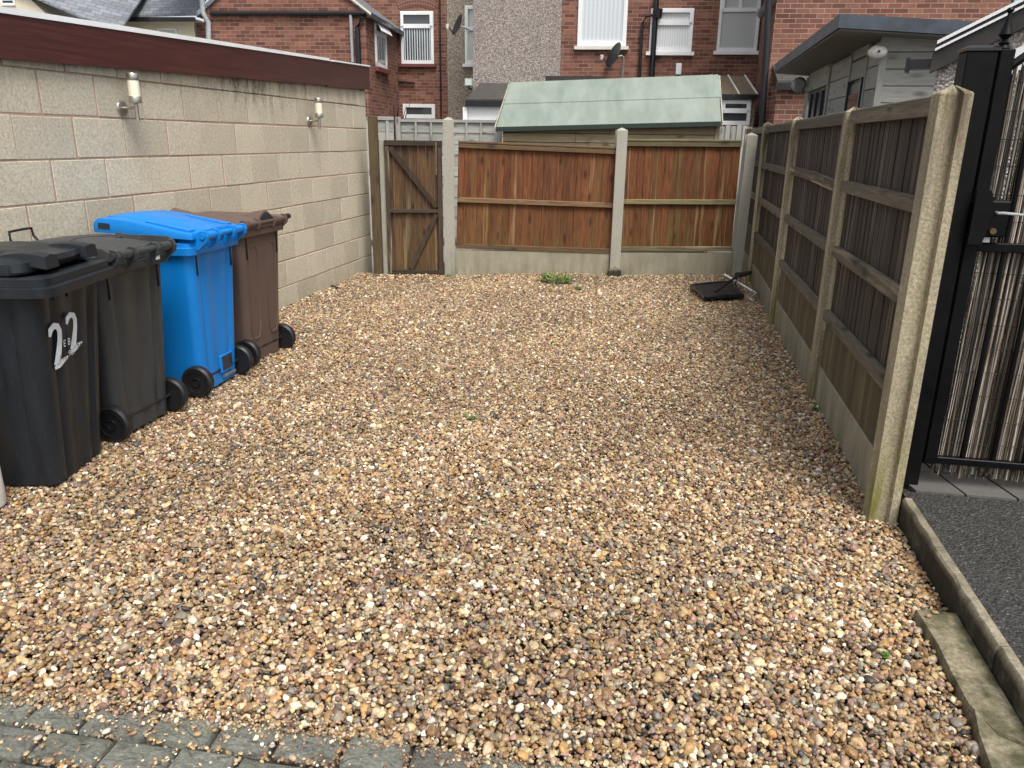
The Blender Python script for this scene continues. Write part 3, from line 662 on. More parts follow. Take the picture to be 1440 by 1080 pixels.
# charcoal bin
b = new_bin('wheelie_bin', XB+.02, 3.53, R(1), 'dull charcoal wheelie bin between the numbered black bin and blue bin')
body_of('bin_grey', b, .012, True); hinge('bin_grey', b, .965)
lid = dome_lid('bin_grey', b, -.335, .33, .275, .962, .042)
for s in (-1, 1):
    pts = [(.385, s*.262, .968), (.35, s*.262, .985), (.25, s*.255, .992), (.13, s*.235, 1.0), (.09, s*.20, 1.02)]
    mb = MB(); rings = []
    for i, q in enumerate(pts):
        hgt = (.024, .028, .024, .016, .006)[i]
        rings.append([(q[0], q[1]-.010, q[2]-hgt), (q[0], q[1]+.010, q[2]-hgt), (q[0], q[1]+.008, q[2]+hgt*.7), (q[0], q[1]-.008, q[2]+hgt*.7)])
    mb.loft(rings).build('lid_arm', 'bin_grey', lid, smooth=40)
mb = MB(); rings = []
for i in range(13):
    t = i/12; y = -.20+.40*t; x = .06-.05*math.sin(t*math.pi)
    rings.append([(x-.035, y, 1.0), (x+.03, y, .998), (x+.022, y, 1.012+.006*math.sin(t*math.pi)), (x-.03, y, 1.016+.008*math.sin(t*math.pi))])
mb.loft(rings).build('lid_ridge', 'bin_grey', lid, smooth=40)
MB().tube([(-.345, -.02, .965), (-.375, -.02, .99), (-.375, -.02, 1.035), (-.372, .06, 1.04), (-.372, .13, 1.04), (-.375, .14, 1.0), (-.345, .14, .965)], .007, 8).build('lid_handle', 'bin_black', lid, smooth=40)
MB().box(.386, .392, .085, .112, .905, .935).build('white_tag', 'white', b, Ry(R(0)))
MB().tube([(.262, -.26, .098), (.262, .26, .098)], .011, 10).build('axle', 'hub', b, smooth=40)
for s in (-1, 1): wheel(b, .262, s*.252, s)
# brown bin
b = new_bin('wheelie_bin', XB-.02, 4.95, R(-1), 'dark brown wheelie bin standing last in the row, beyond the blue bin')
bd = body_of('bin_brown', b, .004, top=.955)
for y0, y1 in ((.055, .185), (-.185, -.055)):
    pts = [(y0, .22), (y0, .78), (y0+.03, .83), (y1-.03, .83), (y1, .78), (y1, .22), (y1-.03, .17), (y0+.03, .17)]
    mb = MB()
    def P(y, z, o): return (.268+.037*z/.925+o, y, z)
    out = [P(y, z, .0045) for y, z in pts]; cx, cz = (y0+y1)/2, .5
    inn = [P(y+(cx-y)*.16, z+(cz-z)*.035, .0045) for y, z in pts]; lowo = [P(y, z, -.01) for y, z in pts]; lowi = [P(y+(cx-y)*.2, z+(cz-z)*.045, -.004) for y, z in pts]
    mb.loft([lowo, out, inn, lowi], False, False).build('panel_moulding', 'bin_brown', b, smooth=40)
hinge('bin_brown', b, .975, .34, .285)
lid = dome_lid('bin_brown', b, -.34, .345, .285, .985, .028)
for xa, xb_ in ((.02, .35), (-.35, -.10)):
    rings = []
    for i in range(11):
        t = i/10; x = xa+(xb_-xa)*t; e_ = (t if xa > 0 else 1-t)**1.5; hh = .024+.038*e_; ww = .09+.05*e_
        rings.append([(x, ww*(a/10), .985+hh*(.5+.5*math.cos(math.pi*a/10))) for a in range(10, -11, -1)] + [(x, -ww, .972), (x, ww, .972)])
    MB().loft(rings).build('lid_hump', 'bin_brown', lid, smooth=50)
MB().prism([(.3505, y_, .988+.046*(.5+.5*math.cos(math.pi*y_/.12))) for y_ in np.linspace(-.10, .10, 11)] + [(.3505, .10, .982), (.3505, -.10, .982)], (.002, 0, 0)).build('hump_opening_shade', 'navy', lid)  # thin dark sheet painting the shade inside the arch; no hole is cut
MB().lathe([(.001, 0), (.02, 0), (.02, .04), (.001, .04)], (.355, .27, .985), 'y', 12).build('hinge_cap', 'hub', b, smooth=40)
MB().tube([(.262, -.26, .098), (.262, .26, .098)], .011, 10).build('axle', 'hub', b, smooth=40)
for s in (-1, 1): wheel(b, .268, s*.252, s)
# numbered black bin, turned round: its front faces the gravel
b = new_bin('wheelie_bin', -2.90, 2.885, math.pi+R(12.5), 'black wheelie bin with white number 22 on its front and gaping lid')
body_of('bin_black', b, .016, True, top=.955)
# wide stepped rim
mb = MB(); mb.loft([rring(-.385, .31, .305, .06, .885), rring(-.395, .32, .315, .06, .888), rring(-.395, .32, .315, .06, .925), rring(-.375, .31, .298, .06, .93), rring(-.375, .31, .298, .06, .962), rring(-.36, .30, .285, .055, .968), rring(-.30, .26, .24, .05, .966), rring(-.30, .26, .24, .05, .90)], True, False)
mb.build('rim', 'bin_black', b, smooth=30)
for y in (-.13, 0.02, .13):
    MB().prism([(-.325, y-.02, .885), (-.325, y+.02, .885), (-.312, y, .84)], (.02, 0, 0)).build('black_mark', 'numblack', b)  # black triangles drawn in place of the notches under the rim
hinge('bin_black', b, .985, .365, .25)
LM = T((.34, 0, .985)) @ Ry(R(2.5)) @ T((-.34, 0, -.985))
lid = dome_lid('bin_black', b, -.27, .33, .27, .995, .05, M=LM)
for s in (-1, 1):
    rings = []
    for i in range(7):
        t = i/6; x = -.16-.19*t; z = 1.018+.012*math.sin(t*math.pi)-.012*t; ww = .055-.005*t
        rings.append([(x, s*.165-ww, z-.045), (x, s*.165+ww, z-.045), (x, s*.165+ww*.9, z+.006), (x, s*.165, z+.014), (x, s*.165-ww*.9, z+.006)])
    MB().loft(rings).build('lid_lug', 'bin_black', lid, smooth=30)
rings = []
for i in range(11):
    t = i/10; y = -.13+.26*t; x = -.30-.02*math.sin(t*math.pi)
    rings.append([(x-.02, y, .985), (x+.12, y, .998), (x+.12, y, 1.02), (x-.012, y, 1.008)])
MB().loft(rings).build('lid_lip', 'bin_black', lid, smooth=40)
MB().tube([(.262, -.26, .098), (.262, .26, .098)], .011, 10).build('axle', 'hub', b, smooth=40)
for s in (-1, 1): wheel(b, .262, s*.252, s)
# number on the front face: face frame (u to the right seen from outside, v up)
fx0, fx1 = -.24, -.325
tl = math.atan2(fx1-fx0, .90)
FM = T((fx0-.004, 0, 0)) @ Ry(tl) @ Matrix(((0, 0, -1, 0), (-1, 0, 0, 0), (0, 1, 0, 0), (0, 0, 0, 1)))   # local (u, v, out)
def stroke(path, ws, out=.0035):
    n = len(path); L_, R_ = [], []
    for i, (x, y) in enumerate(path):
        a = path[max(i-1, 0)]; c = path[min(i+1, n-1)]; t = np.array([c[0]-a[0], c[1]-a[1]]); t = t/np.linalg.norm(t); nn = np.array([-t[1], t[0]])
        L_.append((x+nn[0]*ws[i], y+nn[1]*ws[i])); R_.append((x-nn[0]*ws[i], y-nn[1]*ws[i]))
    mb = MB()
    for i in range(n-1):
        q = [(*L_[i], out), (*L_[i+1], out), (*R_[i+1], out), (*R_[i], out)]
        mb.add(q, [(0, 1, 2, 3)])
    return mb
two = [(-.042, .052), (-.036, .078), (-.012, .092), (.014, .084), (.026, .058), (.024, .022), (.014, -.02), (.002, -.062), (-.006, -.085)]
tw = [.006, .013, .012, .011, .012, .013, .015, .017, .018]
foot = [(-.022, -.094), (.01, -.088), (.04, -.078), (.075, -.070)]; fwid = [.006, .012, .010, .003]
mb = MB()
for dx, dy, sx in ((.0, 0, 1.), (.118, .028, .9)):
    for pth, ww in ((two, tw), (foot, fwid)):
        s_ = stroke([(x*sx+dx, y*sx+dy) for x, y in pth], [w*sx*1.25 for w in ww]); mb.add(s_.v, s_.f)
num = mb.build('number', 'numwhite', b, FM @ T((-.165, .655, .0)) @ Matrix.Scale(1.14, 4, (1, 0, 0)))
def text(s, size, u, v, mat, parent, M0, out=.008):
    cu = bpy.data.curves.new('text', 'FONT'); cu.body = s; cu.size = size; cu.align_x = 'LEFT'
    o = bpy.data.objects.new('text', cu); col.objects.link(o)
    dg = bpy.context.evaluated_depsgraph_get(); me = bpy.data.meshes.new_from_object(o.evaluated_get(dg)); bpy.data.objects.remove(o)
    me.materials.clear()
    return link('lettering', me, mat, parent, M0 @ T((u, v, out)))
text('E B C', .044, -.128, .640, 'numwhite', b, FM, .012)
text('115', .040, -.160, .582, 'numblack', b, FM)
text('907', .040, -.092, .588, 'numwhite', b, FM, .012)
text('244', .040, -.010, .594, 'numblack', b, FM)

# cream bollard base at the very edge
pst = G(-19, 715)
o = MB().lathe([(.001, 0), (.06, 0), (.078, .012), (.082, .03), (.081, .18), (.074, .20), (.074, .9), (.06, .92), (.001, .92)], (0, 0, 0), 'z', 28).build('cream_post', 'offwhite', None, T((pst[0]-.005, pst[1], 0)), smooth=35)
tag(o, 'cream round post standing in the gravel before the numbered bin', 'post')

# ================================================================== FENCES
def hpost(w, d, h, slot=.022, sw=.05, cap=.03, faces='x'):
    """concrete post: H section, slots facing +-x, pyramid top; x along the fence, y across"""
    a, c = w/2, d/2; s = sw/2
    ring = [(-a, -c), (a, -c), (a, -s), (a-slot, -s*.8), (a-slot, s*.8), (a, s), (a, c), (-a, c), (-a, s), (-a+slot, s*.8), (-a+slot, -s*.8), (-a, -s)]
    k = [.9]*12
    rings = [[(x, y, z) for x, y in ring] for z in (-.1, h*.3, h*.6, h-cap)] + [[(x*.92, y*.92, h-cap+.006) for x, y in ring], [(x*.12, y*.12, h) for x, y in ring]]
    mb = MB(); mb.loft(rings); return mb
def board_mesh(w, h, name='board', flip=False, st=.007):
    """feather-edge board: x width, y thickness, z up"""
    me = MB().add([(0, 0, 0), (w, st, 0), (w, .013, 0), (0, .013, 0), (0, 0, h), (w, st, h), (w, .013, h), (0, .013, h)], [(0, 3, 2, 1), (4, 5, 6, 7), (0, 1, 5, 4), (1, 2, 6, 5), (2, 3, 7, 6), (3, 0, 4, 7)]).mesh(name)
    if flip:
        for v in me.vertices: v.co.x = w-v.co.x
        me.flip_normals()
    return me
def panel(parent, M, width, zb, zt, rails, bmat, rmat, n, seed, rail_h=.052, rail_d=.03, cap=True, skip_y=0., bow=None, capmat=None, flip=False):
    """panel in local frame: x along, y=0 viewer side of boards, z up"""
    random.seed(seed)
    ph = MB().box(0, width, -.036, .034, zt-.022, zt, ch=.004).build('panel', capmat or rmat, parent, M)
    pitch = width/n; me = board_mesh(pitch+.012, zt-.024-zb-.004, flip=flip, st=.0035 if flip else .007); me.materials.append(MAT[bmat])
    for i in range(n):
        o = link('board', me, bmat, ph); o.location = (min(i*pitch+random.uniform(-.003, .003), width-pitch-.012), random.uniform(-.001, .002 if flip else .005), zb+random.uniform(0, .004))
        o.rotation_euler = (0, random.uniform(-.003, .003), random.uniform(-.01, .01) if flip else random.uniform(-.03, .03))
    for k, z in enumerate(rails):
        mb = MB(); xs = np.linspace(.004, width-.004, 9); rings = []
        bw = (bow or {}).get(k, 0)
        for x in xs:
            t = (x-.004)/(width-.008); dz = bw*math.sin(t*math.pi)+ (bow or {}).get((k, 's'), 0)*(t-.5)
            rings.append([(x, -rail_d, z-rail_h/2+dz-z), (x, -.002, z-rail_h/2+dz-z), (x, -.002, z+rail_h/2+dz-z), (x, -rail_d, z+rail_h/2+dz-.006-z)])
        mb.loft(rings).build('rail', rmat, ph, T((0, -.001, z)))
    return ph

# ---- back fence (frame: x along fence from A, y away from the viewer)
fence = tag(empty('back_fence', tuple(A), FA), 'red-brown closeboard fence with pale concrete posts across the back', 'fence')
for s_, h_, lean in ((.0, 1.762, 0), (1.918, 1.678, .004), (3.372, 1.645, .018)):
    hpost(.118, .118, h_).build('concrete_post', 'post', fence, T((s_, .0, -.0)) @ Ry(lean) @ Rz(random.uniform(-.03, .03)))
def tilt(x0, z0, dz, w): return T((x0, .01, z0)) @ Ry(-math.atan2(dz, w))
panel(fence, tilt(.064, 0, -.05, 1.79), 1.79, .335, 1.520, (1.474, .885, .365), 'redwood', 'redrail', 24, 5)
panel(fence, tilt(1.982, 0, .006, 1.33), 1.325, .315, 1.560, (1.512, .878, .34), 'redwood', 'greenrail', 17, 9)
for x0, x1, zt in ((.055, 1.86, .315), (1.975, 3.32, .30)):
    MB().box(x0, x1, -.012, .032, -.1, zt-.002, ch=.004).build('gravel_board', 'graveboard', fence, Ry(.018 if x0 < 1 else -.004) if False else None)
# mortar haunch at the foot of the middle post
MB().prism([(-.085, -.10, -.02), (.085, -.10, -.02), (.075, -.064, .10), (0, -.060, .15), (-.075, -.064, .10)], (0, .035, 0)).build('mortar_haunch', 'kerb', fence, T((1.918, 0, 0)))

# ---- timber gate in the back fence
gate = tag(empty('timber_gate', tuple(A), FA), 'dark brown timber gate with diagonal braces left of the red fence', 'gate')
gx0, gx1, gz0, gz1 = -.708, -.072, .045, 1.515
ng_ = 7; pit = (gx1-gx0)/ng_; me = board_mesh(pit-.002, gz1-gz0-.03); me.materials.append(MAT['gatewood'])
for i in range(ng_):
    o = link('board', me, 'gatewood', gate); o.location = (gx0+i*pit, .0+random.uniform(0, .004), gz0+random.uniform(0, .01))
bar = lambda x0, x1, z0, z1, nm, d=.036: MB().box(x0, x1, -d, -.001, z0, z1, ch=.003).build(nm, 'gateframe_x' if 'rail' in nm else 'gateframe', gate)
bar(gx0, gx0+.05, gz0, gz1-.03, 'stile', .030); bar(gx1-.055, gx1-.004, gz0, gz1-.03, 'stile', .030)
bar(gx0, gx1, gz1-.055, gz1, 'top_rail', .04); bar(gx0+.05, gx1-.055, .735, .775, 'middle_rail'); bar(gx0+.05, gx1-.055, gz0, gz0+.045, 'bottom_rail')
def brace(x0, z0, x1, z1, w=.05):
    d = np.array([x1-x0, z1-z0]); L_ = np.linalg.norm(d); nn = np.array([-d[1], d[0]])/L_*w/2
    MB().prism([(x0+nn[0], -.034, z0+nn[1]), (x1+nn[0], -.034, z1+nn[1]), (x1-nn[0], -.034, z1-nn[1]), (x0-nn[0], -.034, z0-nn[1])], (0, .032, 0)).build('brace', 'gateframe', gate)
brace(gx0+.06, 1.44, gx1-.07, .80); brace(gx1-.075, .72, gx0+.26, .10)
MB().box(gx1-.075, gx1-.058, -.05, -.032, 1.15, 1.50).build('slam_strip', 'redrail', gate)
o = MB().box(-.05, .05, -.05, .05, -.1, 1.765, ch=.006).build('timber_post', 'oakpost', None, T(tuple(A+FD*(-.822)))@Rz(FA)); tag(o, 'tall brown timber post between block wall and dark gate', 'post')
o = MB().box(-.032, .032, -.03, .05, -.1, 1.52, ch=.004).build('concrete_gate_post', 'post', None, T(tuple(A+FD*(-.742)+np.array([0, .03, 0])))@Rz(FA)); tag(o, 'slim pale concrete post squeezed between timber post and dark gate', 'post')

# ---- right hand fence (frame: x runs from far to near so that -y faces the yard)
rf = tag(empty('side_fence', (.93, 3.27, 0)), 'dark weathered closeboard fence on the right with old concrete posts', 'fence')
def RF(x, y, z): return T((x-.93, y-3.27, z))
PO = [(3.27, 'oldpost', 1.742), (4.915, 'oldpost', 1.735), (7.03, 'oldpost', 1.745), (9.24, 'oldpost', 1.755), (11.5, 'oldpost', 1.75)]
for i, (y, m_, h_) in enumerate(PO):
    hpost(.105 if i == 0 else .09, .112 if i == 0 else .095, h_, .028, .048).build('concrete_post', m_, rf, RF(.985, y, 0) @ Rz(R(-90)) @ Ry(0))
for i in range(4):
    ya, yb = PO[i+1][0]-.055, PO[i][0]+.055; w = ya-yb
    Mx = RF(.992, ya, 0) @ Rz(R(-90))
    bow = {(1): -.0}
    if i == 1: bow = {1: .012, (1, 's'): -.03}
    panel(rf, Mx, w, .545, 1.715, (1.672, 1.305, .935, .555), 'darkwood', 'darkrail', int(w/.088), 20+i, .062, .036, bow=bow, flip=True)
    MB().box(.004, w-.004, -.014, .03, .232, .524, ch=.003).build('upper_gravel_board', 'stainboard', rf, Mx)
    MB().box(.004, w-.004, -.018, .03, -.08, .228, ch=.003).build('gravel_board', 'graveboard', rf, Mx)

# ================================================================== STEEL GATE WITH REED SCREEN (right)
YG = 3.45
gp = tag(empty('steel_gate_post', (1.115, YG+.03, ZD)), 'square black steel gate post behind the old concrete post', 'post')
MB().box(-.055, .055, -.05, .05, -.15, 1.775, ch=.004).build('post', 'ironblack', gp)
MB().loft([[(-.06, -.055, 1.775), (.06, -.055, 1.775), (.06, .055, 1.775), (-.06, .055, 1.775)], [(-.06, -.055, 1.785), (.06, -.055, 1.785), (.06, .055, 1.785), (-.06, .055, 1.785)], [(-.045, -.04, 1.795), (.045, -.04, 1.795), (.045, .04, 1.795), (-.045, .04, 1.795)]]).build('cap', 'hub', gp)
sg = tag(empty('steel_gate', (1.2, YG, ZD)), 'black steel bar gate lined with brown reed screening', 'gate')
MB().box(-.025, .025, -.025, .025, .10, 1.78, ch=.003).build('stile', 'ironblack', sg)
MB().lathe([(r_*.72, 1.775+(h_-1.775)*.58) for r_, h_ in [(.001, 1.775), (.030, 1.775), (.033, 1.79), (.026, 1.80), (.022, 1.812), (.03, 1.822), (.02, 1.83), (.014, 1.845), (.036, 1.872), (.028, 1.90), (.016, 1.95), (.010, 1.99), (.009, 2.0), (.017, 2.008), (.019, 2.018), (.013, 2.03), (.001, 2.034)]], (-.012, 0, 0), 'z', 12).build('finial', 'ironblack', sg, smooth=40)
for z, h_ in ((.118, .032), (1.045, .036)):
    MB().box(.025, 1.55, -.02, .012, z-h_/2, z+h_/2, ch=.003).build('rail', 'ironblack', sg)
mb = MB(); mb.tube([(.0+.12*k, -.002, 1.70+.11*k*(1-.085*k)) for k in range(12)], .016, 8); mb.build('arched_rail', 'ironblack', sg, smooth=40)
for k in range(11):
    x = .13+k*.122; zt = 1.70+.11*(x/.12)*(1-.085*x/.12)
    MB().tube([(x, -.004, .12), (x, -.004, zt)], .0105, 8).build('bar', 'ironblack', sg, smooth=40)
lk = MB().box(-.03, .105, -.055, .02, 1.09, 1.23, ch=.006).build('lock_box', 'ironblack', sg)
MB().prism([(-.03, -.062, 1.06), (.02, -.062, 1.06), (.03, -.062, 1.10), (.035, -.062, 1.24), (.02, -.062, 1.27), (-.03, -.062, 1.27)], (0, .006, 0)).build('lock_plate', 'ironblack', lk)
MB().tube([(.055, -.055, 1.185), (.055, -.08, 1.185), (.07, -.084, 1.186), (.15, -.084, 1.18)], .0055, 8).build('lever_handle', 'greypipe', lk, smooth=40)
MB().lathe([(.001, -.075), (.012, -.075), (.012, -.05), (.001, -.05)], (.05, 0, 1.115), 'y', 12).build('key_cylinder', 'brass', lk, smooth=40)
MB().box(.022, .062, -.024, -.021, 1.066, 1.086).build('white_label', 'white', lk)
random.seed(5); mb = MB(); cols = []
rp = [(.24, .19, .14), (.15, .11, .075), (.36, .31, .25), (.07, .05, .037), (.20, .155, .115), (.48, .44, .38), (.03, .024, .018), (.17, .125, .085), (.02, .016, .012)]  # reed tones; the darkest stand in for the shaded gaps between reeds
x = .03; back = False
while True:
    if x > 1.5:
        if back: break
        back = True; x = .032
    r_ = random.uniform(.0018, .0042); zt = 1.68+.11*(x/.12)*(1-.085*x/.12)+random.uniform(-.04, .0); zb = .055+random.uniform(-.03, .03)
    y = .024+random.uniform(-.006, .010)+(.016 if back else 0); dx = random.uniform(-.035, .035); c = random.choice(rp); b0 = len(mb.v)
    pts = [(x+dx*t+random.uniform(-.002, .002), y+random.uniform(-.002, .002), zb+(zt-zb)*t) for t in (0, .2, .4, .6, .8, 1)]
    mb.tube(pts, r_, 5); k = random.uniform(.6, 1.25); cols += [(c[0]*k, c[1]*k, c[2]*k, 1)]*(len(mb.v)-b0)
    x += r_*1.3
me = bpy.data.meshes.new('reed_screen'); me.from_pydata(mb.v, [], mb.f)
at = me.attributes.new('rcol', 'FLOAT_COLOR', 'POINT'); at.data.foreach_set('color', np.array(cols, np.float32).ravel())
tag(link('reed_screen', me, 'reed', sg, smooth=60), kind='stuff')
for z in np.arange(.2, 1.75, .105):
    MB().tube([(.03+.2*k, .012+random.uniform(-.002, .002), z+random.uniform(-.006, .006)) for k in range(8)], .0012, 4).build('binding_wire', 'ironblack', sg)

# ================================================================== THINGS BEYOND THE FENCES
# ---- pebbledashed outhouse behind the steel gate
YO = 4.7; OA = R(-19)
oc = PY(1310, 104, YO); ou = np.array([math.cos(OA), math.sin(OA), 0]); on = np.array([-math.sin(OA), math.cos(OA), 0])
def OP(x, y, off=0.):                              # pixel on the front plane of the outhouse: (along, z)
    d = ray(x, y); P = CAM + d*(((oc+on*off-CAM)@on)/(d@on)); return (P-oc)@ou, P[2]
oh = tag(empty('outhouse', (oc[0], oc[1], 0), OA), 'white pebbledashed outhouse with dark sloping bargeboard behind steel gate', 'outhouse')
ax, az_ = OP(1310, 76); bx, bz = OP(1440, 12); sl = (bz-az_)/(bx-ax); W_ = 1.9
def zo(x, dz): return az_+sl*(x-ax)+dz
hb = OP(1310, 76)[1]-OP(1308, 104)[1]
MB().prism([(.02, .03, -.05), (W_, .03, -.05), (W_, .03, zo(W_, -.03)), (.02, .03, zo(.02, -.03))], (0, 1.2, 0)).build('wall', 'dash3', oh)
def sloped(y0, y1, za, zb, nm, m_, x0=-.01):
    MB().prism([(x0, y0, zo(x0, za)), (W_, y0, zo(W_, za)), (W_, y0, zo(W_, zb)), (x0, y0, zo(x0, zb))], (0, y1-y0, 0)).build(nm, m_, oh)
sloped(-.02, .02, -hb, .0, 'bargeboard', 'darktimber'); sloped(-.035, 1.2, .003, .016, 'white_trim', 'white', -.0); sloped(-.03, 1.2, .019, .030, 'roof', 'darktimber', .0); sloped(-.04, 1.2, .033, .050, 'roof_edge', 'white', .005)
g0, gz = OP(1278, 92); gz2 = OP(1278, 84)[1]
MB().box(g0, -.012, -.01, .06, gz-(gz2-gz)*.8, gz2).build('gutter', 'black', oh); MB().box(g0-.015, g0, -.02, .07, gz-(gz2-gz)*1.3, gz2+.008).build('gutter_end', 'black', oh)
wq = [OP(1413, 75, -.2), OP(1452, 58, -.2), OP(1452, 110, -.2), OP(1413, 100, -.2)]
o = MB().prism([(q[0], -.2, q[1]) for q in wq], (0, .03, 0)).build('white_board', 'white', None, T((oc[0], oc[1], 0)) @ Rz(OA)); tag(o, 'white board below the dark bargeboard behind the reed gate', 'board')

# ---- grey garden room
Y0, Y1, XG = 6.95, 11.1, 1.6
grm = tag(empty('garden_room', (XG, Y0+.25, 0)), 'grey timber garden room with dark flat roof beyond the side fence', 'garden room')
gM = T((-XG, -Y0-.25, 0)); ZR = 2.5
random.seed(4)
MB().box(XG+.01, XG+2.9, Y0+.26, Y1-.1, 0, 2.36).build('frame', 'soffit', grm, gM)
zb = .2; me = None
for k in range(17):                                            # horizontal planks, front face
    h_ = .128; z = .2+k*h_
    MB().box(XG-.0, XG+1.0+random.uniform(-.3, .3), Y0+.232, Y0+.258, z, z+h_-.006, ch=.002).build('plank', 'cladding', grm, gM)
    MB().box(XG+1.5, XG+2.9, Y0+.234, Y0+.256, z, z+h_-.006, ch=.002).build('plank', 'cladding', grm, gM)
for k in range(12):                                            # side face, between the openings
    h_ = .178; z = .2+k*h_
    for a_, b_ in ((Y0+.27, 7.62), (8.28, 9.30), (9.40, 9.52), (10.72, Y1-.1)):
        MB().box(XG-.018, XG+.008, a_, b_, z, z+h_-.007, ch=.002).build('plank', 'cladding_y', grm, gM)
    if z > 1.95:
        MB().box(XG-.018, XG+.008, 7.62, 8.28, z+.12, z+h_+.10, ch=.002).build('plank', 'cladding_y', grm, gM)
MB().box(XG-.02, XG+.006, 9.52, 10.72, 2.15, 2.36).build('head_board', 'cladding_y', grm, gM)
for y in (7.60, 8.27, 9.34): MB().box(XG-.03, XG-.005, y, y+.035, .2, 2.36).build('cover_strip', 'cladding_z', grm, gM)
MB().box(XG-.024, XG+.03, Y0+.222, Y0+.275, .2, 2.36, ch=.002).build('corner_trim', 'cladding_z', grm, gM)
dr = MB().box(XG-.022, XG+.01, 7.66, 8.25, .2, 2.06).build('door', 'navy', grm, gM)
MB().box(XG-.034, XG-.023, 7.74, 8.17, .3, 1.97).build('glass_pane', 'glass', dr); 
for a_, b_ in ((7.655, 7.70), (8.21, 8.255)): MB().box(XG-.045, XG-.02, a_, b_, .2, 2.09).build('frame', 'navy', dr)
wd = MB().box(XG-.02, XG+.01, 9.54, 10.70, 1.15, 2.12).build('window', 'navy', grm, gM)
for k in range(3):
    y = 9.58+k*.375
    MB().box(XG-.03, XG-.021, y+.05, y+.31, 1.42, 2.04).build('glass_pane', 'glass', wd)
    MB().box(XG-.045, XG-.021, y, y+.045, 1.2, 2.1).build('frame', 'navy', wd)
MB().box(XG-.05, XG-.021, 9.56, 10.69, 1.32, 1.38).build('sill', 'navy', wd)
XR = 1.19
mb = MB(); mb.prism([(XR, Y0, ZR-.10), (XR+3.4, Y0, ZR-.34), (XR+3.4, Y0, ZR-.24), (XR, Y0, ZR)], (0, Y1-Y0, 0)); mb.build('roof', 'anthracite', grm, gM)
MB().prism([(XR+.02, Y0+.02, ZR-.115), (XR+3.4, Y0+.02, ZR-.355), (XR+3.4, Y0+.02, ZR-.345), (XR+.02, Y0+.02, ZR-.105)], (0, Y1-Y0-.04, 0)).build('soffit', 'soffit', grm, gM)
sl_ = tag(empty('security_lamp', (XG-.06, Y0+.17, 2.24)), 'white oval security lamp on the near corner of the garden room', 'lamp')
MB().lathe([(.001, -.045), (.03, -.042), (.055, -.025), (.062, .0), (.055, .02), (.001, .03)], (0, 0, 0), 'y', 20).build('housing', 'offwhite', sl_, Rx(R(25)) @ Matrix.Scale(1.2, 4, (1, 0, 0)) @ Matrix.Scale(.8, 4, (0, 0, 1)), smooth=60)
MB().lathe([(.001, -.058), (.010, -.056), (.011, -.03), (.001, -.03)], (0, 0, 0), 'y', 10).build('sensor', 'hub', sl_, smooth=40)
MB().box(-.02, .07, .02, .075, -.02, .02).build('bracket', 'white', sl_)
s2 = tag(empty('bulkhead_lamp', (XG-.12, Y1-.25, 2.24)), 'small round grey lamp under the far end of the garden room roof', 'lamp')
MB().lathe([(.001, -.05), (.06, -.05), (.09, -.01), (.09, .03), (.001, .04)], (0, 0, 0), 'y', 18).build('housing', 'greypipe', s2, smooth=40)
MB().box(.04, .11, -.01, .02, -.01, .02).build('bracket', 'offwhite', s2)

# ---- green-roofed shed just behind the back fence
D1, D2 = 11.0, 12.0
uL, zL = BG(700, 179, D1); uR, zR = BG(1012, 171, D1); rL = BG(718, 117, D2); rR = BG(1010, 106, D2)
shed = tag(empty('garden_shed', M=BM @ T((0, D1, 0))), 'pale timber garden shed with green felt roof behind the back fence', 'shed')
def S3(u, d, z): return (u, d-D1, z)
# roof slope nearest us, in two felt sheets with a lap, plus the far slope
def lerp(a, b, t): return tuple(np.array(a)+(np.array(b)-np.array(a))*t)
eL, eR = S3(uL-.02, D1, zL), S3(uR+.02, D1, zR); kL, kR = S3(rL[0], D2, rL[1]), S3(rR[0], D2, rR[1])
th = np.array([0, 0, -.02])
for t0, t1, off, ex in ((0, .52, 0, 0.), (.5, 1.0, .012, .03)):
    a_, b_, c_, d_ = lerp(eL, kL, t0), lerp(eR, kR, t0), lerp(eR, kR, t1), lerp(eL, kL, t1)
    o_ = np.array([0, 0, off]); ex_ = np.array([ex, 0, 0])
    MB().prism([np.array(a_)+o_, np.array(b_)+o_+ex_, np.array(c_)+o_+ex_*0, np.array(d_)+o_], th).build('roof_felt', 'felt', shed)
MB().prism([np.array(kL)+[0, .0, .010], np.array(kR)+[0, 0, .010], np.array(eR)+[0, 2.02, 0], np.array(eL)+[0, 2.02, 0]], th).build('roof_felt', 'felt', shed)
MB().prism([np.array(eL)+[0, -.012, .004], np.array(eR)+[0, -.012, .004], np.array(eR)+[0, -.012, -.055], np.array(eL)+[0, -.012, -.055]], (0, .012, 0)).build('eaves_strip', 'felt_edge', shed)
for (e_, k_, s) in ((eL, kL, -1), (eR, kR, 1)):
    MB().prism([np.array(e_)+[s*.012, 0, .0], np.array(k_)+[s*.012, 0, 0], np.array(k_)+[s*.012, 0, -.07], np.array(e_)+[s*.012, 0, -.07]], (s*.015, 0, 0)).build('bargeboard', 'shedtrim', shed)
wx0, wx1 = uL+.06, uR-.04
mb = MB().prism([(wx0, .12, 0), (wx0, 1.9, 0), (wx0, 1.9, zL-.02), (wx0, 1.0, rL[1]-.06), (wx0, .12, zL-.0)], (wx1-wx0, 0, 0)); mb.build('wall', 'felt_edge', shed)
random.seed(12)
for k in range(13):
    z = zR-.05-(k+1)*.118; xs = [wx0, wx0+random.uniform(.8, 2.2), wx1]
    for a_, b_ in zip(xs[:-1], xs[1:]):
        bm_ = MB().box(-.055, .055, -.009, .009, 0, (b_-a_)-.005, ch=.002); bm_.build('shed_board', 'shedwood', shed, T((a_, .105+random.uniform(-.003, .003), z+.055)) @ Ry(R(90)) @ Rz(0))
